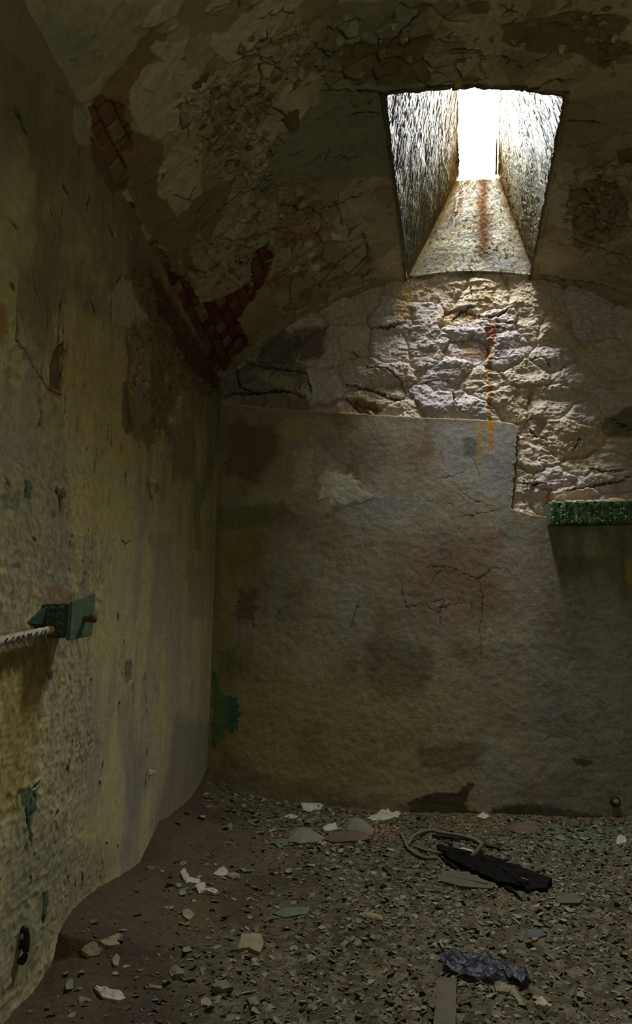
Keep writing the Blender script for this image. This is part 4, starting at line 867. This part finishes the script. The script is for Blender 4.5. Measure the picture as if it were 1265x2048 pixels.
# bent cable loop and sticks
def smooth_pts(P_, n=6):
    out = []; P_ = [np.array(p, float) for p in P_]; P_ = [P_[0]]+P_+[P_[-1]]
    for i in range(1, len(P_)-2):
        for k in range(n):
            t = k/n; a, b_, c, d = P_[i-1:i+3]
            out.append(.5*((2*b_)+(-a+c)*t+(2*a-5*b_+4*c-d)*t*t+(-a+3*b_-3*c+d)*t**3))
    out.append(P_[-2]); return out
M_hose = mat('dusty_hose', (84, 76, 60), nscale=40, namt=.2, bump=.4)
M_dark = mat('dark_cable', (40, 34, 28), nscale=40, namt=.3, bump=.4)
def floor_tube(name, px, rad, mt, label, cat, lift=.012):
    pts = smooth_pts([on_floor(x, y, l)+np.array([0, 0, 0]) for x, y, l in px])
    o0 = pts[0].copy(); o = tube(name, [tuple(p-o0) for p in pts], rad, mt, None, 8, .1); o.location = tuple(o0); tag(o, label, cat); return o
floor_tube('bent_hose', [(803, 1668, .012), (810, 1682, .012), (817, 1696, .012), (832, 1708, .012), (852, 1716, .012), (876, 1716, .012)], .007, M_hose, 'short curved grey hose piece left of the charred board', 'hose')
floor_tube('bent_branch', [(818, 1690, .014), (824, 1676, .02), (840, 1666, .03), (862, 1661, .035), (885, 1666, .03), (925, 1672, .03), (955, 1682, .03), (965, 1692, .02)], .008, M_hose, 'arched grey branch looping behind the charred board', 'branch')
floor_tube('cable', [(828, 1692, .012), (850, 1700, .012), (880, 1706, .014), (920, 1708, .02)], .005, M_hose, 'thin pale cable running into the charred board', 'cable')
floor_tube('stick', [(965, 1688, .03), (955, 1702, .036), (945, 1712, .045)], .009, M_wood, 'short upright grey stick leaning on the charred board', 'stick')
floor_tube('cable', [(866, 1672, .012), (900, 1676, .012), (935, 1678, .014), (972, 1690, .012), (1000, 1696, .012)], .006, M_dark, 'dark cable lying behind the charred board', 'cable')
floor_tube('stick', [(842, 1672, .01), (850, 1662, .02), (858, 1648, .035)], .005, M_dark, 'dark pointed splinter rising beside the arched branch', 'stick')
floor_tube('stick', [(895, 1752, .012), (935, 1760, .014), (975, 1768, .012)], .005, M_wood, 'thin brown stick lying on the broad lath', 'stick')
blob('plaster_flake', [(915, 1704), (930, 1698), (950, 1704), (945, 1712), (925, 1712)], .012, M_white, 'white flake showing between the branch and charred board', 'plaster flake', seed=55, rough=.006)

# ------------------------------------------------------------------ green ledge on the back wall
def ledge():
    p0 = on_back(1099, 1003, D-.10); p1 = on_back(1099, 1047, D-.10); x0 = p0[0]; x1 = XR-.02; zt, zb = p0[2], p1[2]-.0
    t = empty('wall_ledge', (x0, D-.03, zb)); tag(t, 'green painted stone ledge with peeling paint on the back wall at right', 'ledge')
    nx, nz = 260, 26; u, v = np.meshgrid(np.concatenate([np.linspace(0, .55, 200), np.linspace(.56, x1-x0, 60)]), np.linspace(0, 1, nz), indexing='ij')
    H = zt-zb
    # profile: underside, front, top
    Y = np.where(v < .22, v/.22, np.where(v > .78, (1-v)/.22, 1.)); Z = np.where(v < .22, 0, np.where(v > .78, 1, (v-.22)/.56))
    h = .004*fbm(u*18, v*2, 4, 301) + .003*ridge(u*50, v*6, 3, 302) - .010*np.exp(-((u-.055)/.008)**2)-.008*np.exp(-((u-.20)/.009)**2)-.007*np.exp(-((u-.33)/.012)**2)
    Yy = -.03-(.065+h)*Y; Zz = Z*H + .006*fbm(u*9, v*0, 3, 303)*(Z > .5) - .003*ridge(u*30, v*0, 2, 304)*(Z < .5)
    c = mix(np.broadcast_to(lin((60, 88, 58)), u.shape+(3,)), lin((98, 112, 80)), sst(.0, .4, fbm(u*16, v*4, 4, 305)))
    c = mix(c, lin((130, 138, 108)), sst(.35, .4, fbm(u*34, v*7, 4, 306))*.9); c = mix(c, lin((32, 42, 26)), sst(.8, .95, ridge(u*30, v*4, 3, 307)))
    c = mix(c, lin((120, 130, 100)), sst(.03, .0, u-.0)*.9); c = mix(c, lin((178, 156, 116)), (v > .8).astype(float))
    n, m = u.shape; Pq = np.stack([u, Yy+.03, Zz], -1)
    o = link('ledge_body', mesh_np('ledge_body', Pq.reshape(-1, 3), grid_faces(n, m, flip=False), c.reshape(-1, 3)), M_rough, t)
    o2 = simple('ledge_end', [(0, .03, 0), (0, -.065, 0), (0, -.065, H), (0, .03, H)], [(0, 1, 2, 3)], mat('pale_green_paint', (104, 118, 88), bump=.6), None, t)
    # sandy mortar bed above the ledge
    u, v = np.meshgrid(np.linspace(0, x1-x0, 220), np.linspace(0, 1, 8), indexing='ij')
    top = .012+.022*sst(.05, .16, u)*np.clip(.6+1.2*fbm(u*7, u*0, 3, 310), 0.1, 1.4)
    Pq = np.stack([u, -.075*(1-v**1.5)+.006*fbm(u*30, v*3, 3, 311)+.01, H-.006+top*v**.6], -1)
    c = mix(np.broadcast_to(lin((176, 154, 116)), u.shape+(3,)), lin((150, 124, 86)), sst(0, .4, fbm(u*20, v*3, 3, 312)))
    link('mortar_bed', mesh_np('mortar_bed', Pq.reshape(-1, 3), grid_faces(*u.shape), c.reshape(-1, 3)), M_rough, t)
    mp = mat('peeling_paint', (150, 152, 128), bump=.3)
    for k, (a, wdt, l) in enumerate(((.10, .035, .016), (.16, .045, .012), (.205, .03, .020), (.255, .05, .018), (.02, .02, .012), (.42, .03, .014))):
        V_ = []; n = 7
        for i in range(n):
            for j in range(4):
                s = i/(n-1); tt = j/3; V_.append((a+wdt*(s-.5), -.070-.012*math.sin(tt*2.4)-.004, H+.004-l*tt*(.5+.5*math.sin(s*3.14)+.2*random.random())))
        F = [(i*4+j, i*4+j+1, (i+1)*4+j+1, (i+1)*4+j) for i in range(n-1) for j in range(3)]
        pc = simple('paint_curl', V_, F, mp, None, t); sm = pc.modifiers.new('t', 'SOLIDIFY'); sm.thickness = .0015
    mg = mat('green_blister', (58, 96, 58), bump=.3, rnd=.4)
    V_ = []; F = []; cs_ = []
    rs = random.Random(4)
    for k in range(260):
        a = rs.uniform(.0, .55); z = rs.uniform(-.002, H-.01); s = rs.uniform(.003, .009); nb = len(V_); an = rs.uniform(0, 6)
        for j in range(4):
            t_ = an+j*1.57; V_.append((a+s*math.cos(t_), -.068-rs.uniform(0, .008), z+s*math.sin(t_)*1.1))
        V_.append((a, -.078, z)); cc = lin(rs.choice([(56, 92, 58), (66, 100, 64), (130, 140, 108), (60, 104, 60)])); cs_ += [cc]*5
        F += [(nb+j, nb+(j+1) % 4, nb+4) for j in range(4)]
    o = link('flaking_paint', mesh_np('flaking_paint', np.array(V_), np.array(F), np.array(cs_), False), M_crumb, t); o['kind'] = 'stuff'
ledge()

# ------------------------------------------------------------------ iron bracket with rod on the left wall
M_gpaint = mat('green_painted_iron', (42, 64, 48), nscale=60, namt=.4, bump=.7, bscale=120, bdist=.003, rough=.7)
M_gpale = mat('pale_green_painted_iron', (76, 92, 70), nscale=60, namt=.3, bump=.5, bscale=120, bdist=.002, rough=.7)
def box_bm(lo, hi, bev=.002, jig=0., taper=None):
    bm = bmesh.new(); bmesh.ops.create_cube(bm, size=1)
    for v in bm.verts:
        for k in range(3): v.co[k] = lo[k] if v.co[k] < 0 else hi[k]
    bmesh.ops.bevel(bm, geom=bm.edges[:], offset=bev, segments=2, affect='EDGES'); return bm
def bmo(name, bm, mt, parent=None, smooth=False):
    me = bpy.data.meshes.new(name); bm.to_mesh(me); bm.free(); return link(name, me, mt, parent)
nearY = on_left(86, 1240)[1]
pe = on_back(137, 1240, nearY)                                       # outer corner of the near face
dep = pe[0]-XL
zt = on_back(112, 1208, nearY)[2]; zb = on_back(112, 1273, nearY)[2]
br = empty('wall_bracket', (XL, nearY, zb)); tag(br, 'green painted iron bracket box bolted to the left wall, holding the rod', 'bracket')
Hh = zt-zb; ln = .10
bmo('bracket_body', box_bm((-.01, 0, 0), (dep, ln, Hh), .003), M_gpaint, br)
bm = box_bm((dep, -.006, -.010), (dep+.010, ln+.012, Hh+.006), .002)
for v in bm.verts: v.co.z += (v.co.y)*.30*(1 if v.co.z > Hh*.5 else .5); v.co.x += v.co.y*.10
bmo('face_plate', bm, M_gpale, br)
tube('bolt', [(dep+.004, ln*.62, Hh*.60), (dep+.012, ln*.62, Hh*.60), (dep+.040, ln*.62, Hh*.60), (dep+.041, ln*.62, Hh*.60)], [.010, .010, .010, .006], M_rust, br, 14, .03)
tube('bolt_head', [(dep+.034, ln*.62, Hh*.60), (dep+.046, ln*.62, Hh*.60)], .0135, M_rust, br, 6, .0)
bmo('base_strip', box_bm((-.006, -.012, Hh*.12), (.008, 0.002, Hh*.98), .002), M_gpaint, br)
V_ = [(0, -.085, .03), (0, 0, Hh*.97), (0, 0, .01), (.012, -.02, .03), (.012, -.004, Hh*.9), (.012, -.004, .015)]
simple('wing_plate', V_, [(0, 1, 2), (3, 5, 4), (0, 3, 4, 1), (1, 4, 5, 2), (2, 5, 3, 0)], M_gpaint, None, br)
for k, (z, r) in enumerate(((.80, .010), (.55, .012), (.30, .012))):
    for xx in (.30, .68):
        pts = [(dep*xx+r*math.cos(a), -.002, Hh*z+r*math.sin(a)) for a in np.linspace(.3, 5.3, 12)]
        tube('scroll_ornament', pts, .0032, M_gpale, br, 6)
pts = [(dep*.42+.016*math.cos(a), -.003, Hh*.22+.016*math.sin(a)) for a in np.linspace(0, 6.28, 16)]
tube('rod_collar', pts, .005, M_rust, br, 8)
M_rod = mat('flaking_white_rod', (168, 158, 130), nscale=60, namt=.35, bump=1., bscale=90, bdist=.004)
xr = XL+dep*.42
ra = on_left(103, 1259, xr); rb = on_left(-160, 1318, xr)
n = 60; rs = random.Random(8); pts = [tuple(ra*(1-k/n)+rb*k/n-ra) for k in range(n+1)]
rod = tube('wall_rod', pts, [.0105*(1+.10*math.sin(k*1.9)+rs.uniform(-.06, .06)) for k in range(n+1)], M_rod, None, 14, .06); rod.location = tuple(ra)
tag(rod, 'thick horizontal rod with flaking white paint, running into the green bracket', 'rod')
M_fdark = mat('dark_paint_flap', (54, 48, 34), bump=.4)
for k in range(9):
    t = .10+k*.045+rs.uniform(-.012, .012); c = ra*(1-t)+rb*t-ra; s = rs.uniform(.006, .012)
    V_ = [(c[0]+.009, c[1]-s, c[2]-.002), (c[0]+.009, c[1]+s, c[2]-.003), (c[0]+.013, c[1]+s*.6, c[2]-.016-rs.uniform(0, .008)), (c[0]+.012, c[1]-s*.4, c[2]-.012), (c[0]+.011, c[1], c[2]+.006)]
    f = simple('paint_flap', V_, [(0, 1, 2, 3), (0, 4, 1)], M_fdark, None, rod); sm = f.modifiers.new('t', 'SOLIDIFY'); sm.thickness = .001

# ------------------------------------------------------------------ iron loop low on the left wall, pipe outlet on the back wall
M_iron = mat('black_iron', (24, 22, 20), nscale=60, namt=.4, bump=.6, rough=.6)
c = on_left(55, 1890, XL+.02); hk = empty('iron_hook', (XL, c[1], c[2]-.04)); tag(hk, 'black iron hook sticking out low on the left wall near the floor', 'hook')
zt_ = on_left(52, 1862, XL+.02)[2]-c[2]+.04; zb_ = on_left(58, 1918, XL+.02)[2]-c[2]+.04
P_ = smooth_pts([(.000, 0, zt_-.006), (.010, 0, zt_), (.016, .003, (zt_+zb_)*.5+.012), (.016, .003, (zt_+zb_)*.5-.01), (.012, .002, zb_), (.000, 0, zb_+.004)], 5)
tube('hook_bar', [tuple(p) for p in P_], .0075, M_iron, hk, 10, .06)
tube('mounting_boss', [(-.01, .004, (zt_+zb_)*.5), (.006, .004, (zt_+zb_)*.5)], .012, M_iron, hk, 12, .04)
q = on_back(1231, 1603, D-.03); po = empty('pipe_outlet', (q[0], D, q[2])); tag(po, 'small round pipe stub set in the back wall at lower right', 'pipe')
tube('pipe_stub', [(0, .03, 0), (0, -.045, 0), (0, -.047, 0)], [.018, .018, .012], M_rust, po, 18, .04)
tube('clay_plug', [(0, -.04, -.001), (0, -.052, -.001), (0, -.054, -.001)], [.013, .012, .006], M_tan, po, 14, .08)
rg = [(.022*math.cos(a), -.034, .022*math.sin(a)) for a in np.linspace(0, 6.28, 20)]
tube('pipe_collar', rg, .004, M_iron, po, 6)

# ------------------------------------------------------------------ hanging scraps of paint, parts of wall and vault
def curl_strip(w_, l, rad, seed):
    rs = random.Random(seed); V_ = []; nu, nv = 5, 8
    for i in range(nu):
        for j in range(nv):
            s = i/(nu-1)-.5; t = j/(nv-1); a = t*l/rad; ww = w_*(1-.55*t*t)*(1+.12*rs.uniform(-1, 1))
            V_.append((s*ww, rad*math.sin(a), rad*(1-math.cos(a))+.0008))
    F = [(i*nv+j, (i+1)*nv+j, (i+1)*nv+j+1, i*nv+j+1) for i in range(nu-1) for j in range(nv-1)]
    return V_, F
def merge_curls(name, items, mt_cols, parent, kind='stuff'):
    VV = []; FF = []; CC = []
    for (org, ax, ay, az, w_, l, rad, sd_, c) in items:
        V_, F = curl_strip(w_, l, rad, sd_); nb = len(VV)
        for v in V_: VV.append(org+ax*v[0]+ay*v[1]+az*v[2]); CC.append(c)
        FF += [tuple(nb+i for i in f) for f in F]
    o = link(name, mesh_np(name, np.array(VV), np.array(FF), np.array(CC)), M_crumb, parent)
    sm = o.modifiers.new('t', 'SOLIDIFY'); sm.thickness = .0012
    if kind: o['kind'] = kind
    return o
rs = random.Random(21); items = []
def vframe(u, v, ang):
    t = u/R; nrm = -np.array([math.sin(t), 0, math.cos(t)]); e1 = np.array([math.cos(t), 0, -math.sin(t)]); e2 = np.array([0., 1., 0.])
    ax = e1*math.cos(ang)+e2*math.sin(ang); ay = np.cross(nrm, ax); return nrm, ax, ay
def vh(u, v):
    i = min(max(np.searchsorted(S_ceil.u, u), 0), len(S_ceil.u)-1); j = min(max(np.searchsorted(S_ceil.v, v), 0), len(S_ceil.v)-1); return S_ceil.H[i, j]
zones = [(460, 200, 90, 60, 70), (470, 300, 80, 60, 60), (490, 520, 80, 60, 60), (600, 140, 150, 60, 40), (1190, 420, 70, 80, 60), (430, 530, 60, 60, 30), (560, 400, 90, 50, 30), (880, 80, 200, 60, 30), (1180, 60, 80, 60, 20)]
for (x, y, sx, sy, n) in zones:
    for k in range(n):
        px = x+rs.gauss(0, sx*.5); py = y+rs.gauss(0, sy*.5)
        if 750 < px < 1145 and 150 < py < 620: continue
        u, v = uv_vault((px, py))
        if abs(u) > R*TH-.03 or v > D-.03 or v < 1.3: continue
        nrm, ax, ay = vframe(u, v, rs.uniform(-.9, .9)+math.pi*(rs.random() < .3)); r = R-vh(u, v); org = np.array([CX+r*math.sin(u/R), v, ZC+r*math.cos(u/R)])
        s = rs.uniform(.5, 1.3); items.append((org, ax, ay, nrm, .030*s, .028*s, .03*s*rs.uniform(.7, 2.5), k, lin(rs.choice([(132, 122, 92), (118, 106, 76), (146, 138, 110), (104, 92, 62)]))))
merge_curls('paint_curls', items, None, ceiling)
def one_vault(px, py, w_, l, rad, ang, c):
    u, v = uv_vault((px, py)); nrm, ax, ay = vframe(u, v, ang); r = R-vh(u, v)
    merge_curls('paint_flap', [(np.array([CX+r*math.sin(u/R), v, ZC+r*math.cos(u/R)]), ax, ay, nrm, w_, l, rad, int(px), lin(c))], None, ceiling, None)
one_vault(575, 222, .075, .07, .09, 2.9, (92, 74, 44)); one_vault(556, 262, .03, .05, .05, 2.6, (126, 114, 84)); one_vault(374, 225, .09, .05, .05, -1.4, (138, 128, 96))
one_vault(398, 520, .08, .06, .035, 2.8, (130, 124, 98)); one_vault(452, 465, .05, .05, .05, 2.5, (150, 142, 112))
items = []
for k in range(60):
    y = rs.uniform(1.6, 3.45); z = rs.uniform(.5, 2.35)
    if rs.random() < .5: z = rs.uniform(1.7, 2.4)
    s = rs.uniform(.4, 1.1); an = rs.uniform(-.5, .5)
    nrm = np.array([1., 0, 0]); ax = np.array([0, math.sin(an), math.cos(an)]); ay = np.array([0, math.cos(an), -math.sin(an)])
    items.append((np.array([XL+left_h(y, z), y, z]), ax, ay, nrm, .03*s, .010*s, .012, k, lin(rs.choice([(150, 138, 96), (124, 114, 84), (164, 154, 120)]))))
merge_curls('paint_curls', items, None, wall_left)
for px, py, w_, l, c in ((300, 958, .03, .035, (176, 160, 96)), (312, 975, .04, .022, (112, 110, 60)), (298, 1545, .022, .035, (176, 164, 124)), (122, 985, .03, .016, (90, 84, 56)), (60, 1610, .04, .014, (70, 92, 66))):
    q = on_left(px, py); ax = np.array([0, .2, .98]); ay = np.array([0, .98, -.2])
    merge_curls('paint_flap', [(np.array([XL+left_h(q[1], q[2]), q[1], q[2]]), ax, ay, np.array([1., 0, 0]), w_, l, .02, int(px), lin(c))], None, wall_left, None)
print('flakes', nfl)
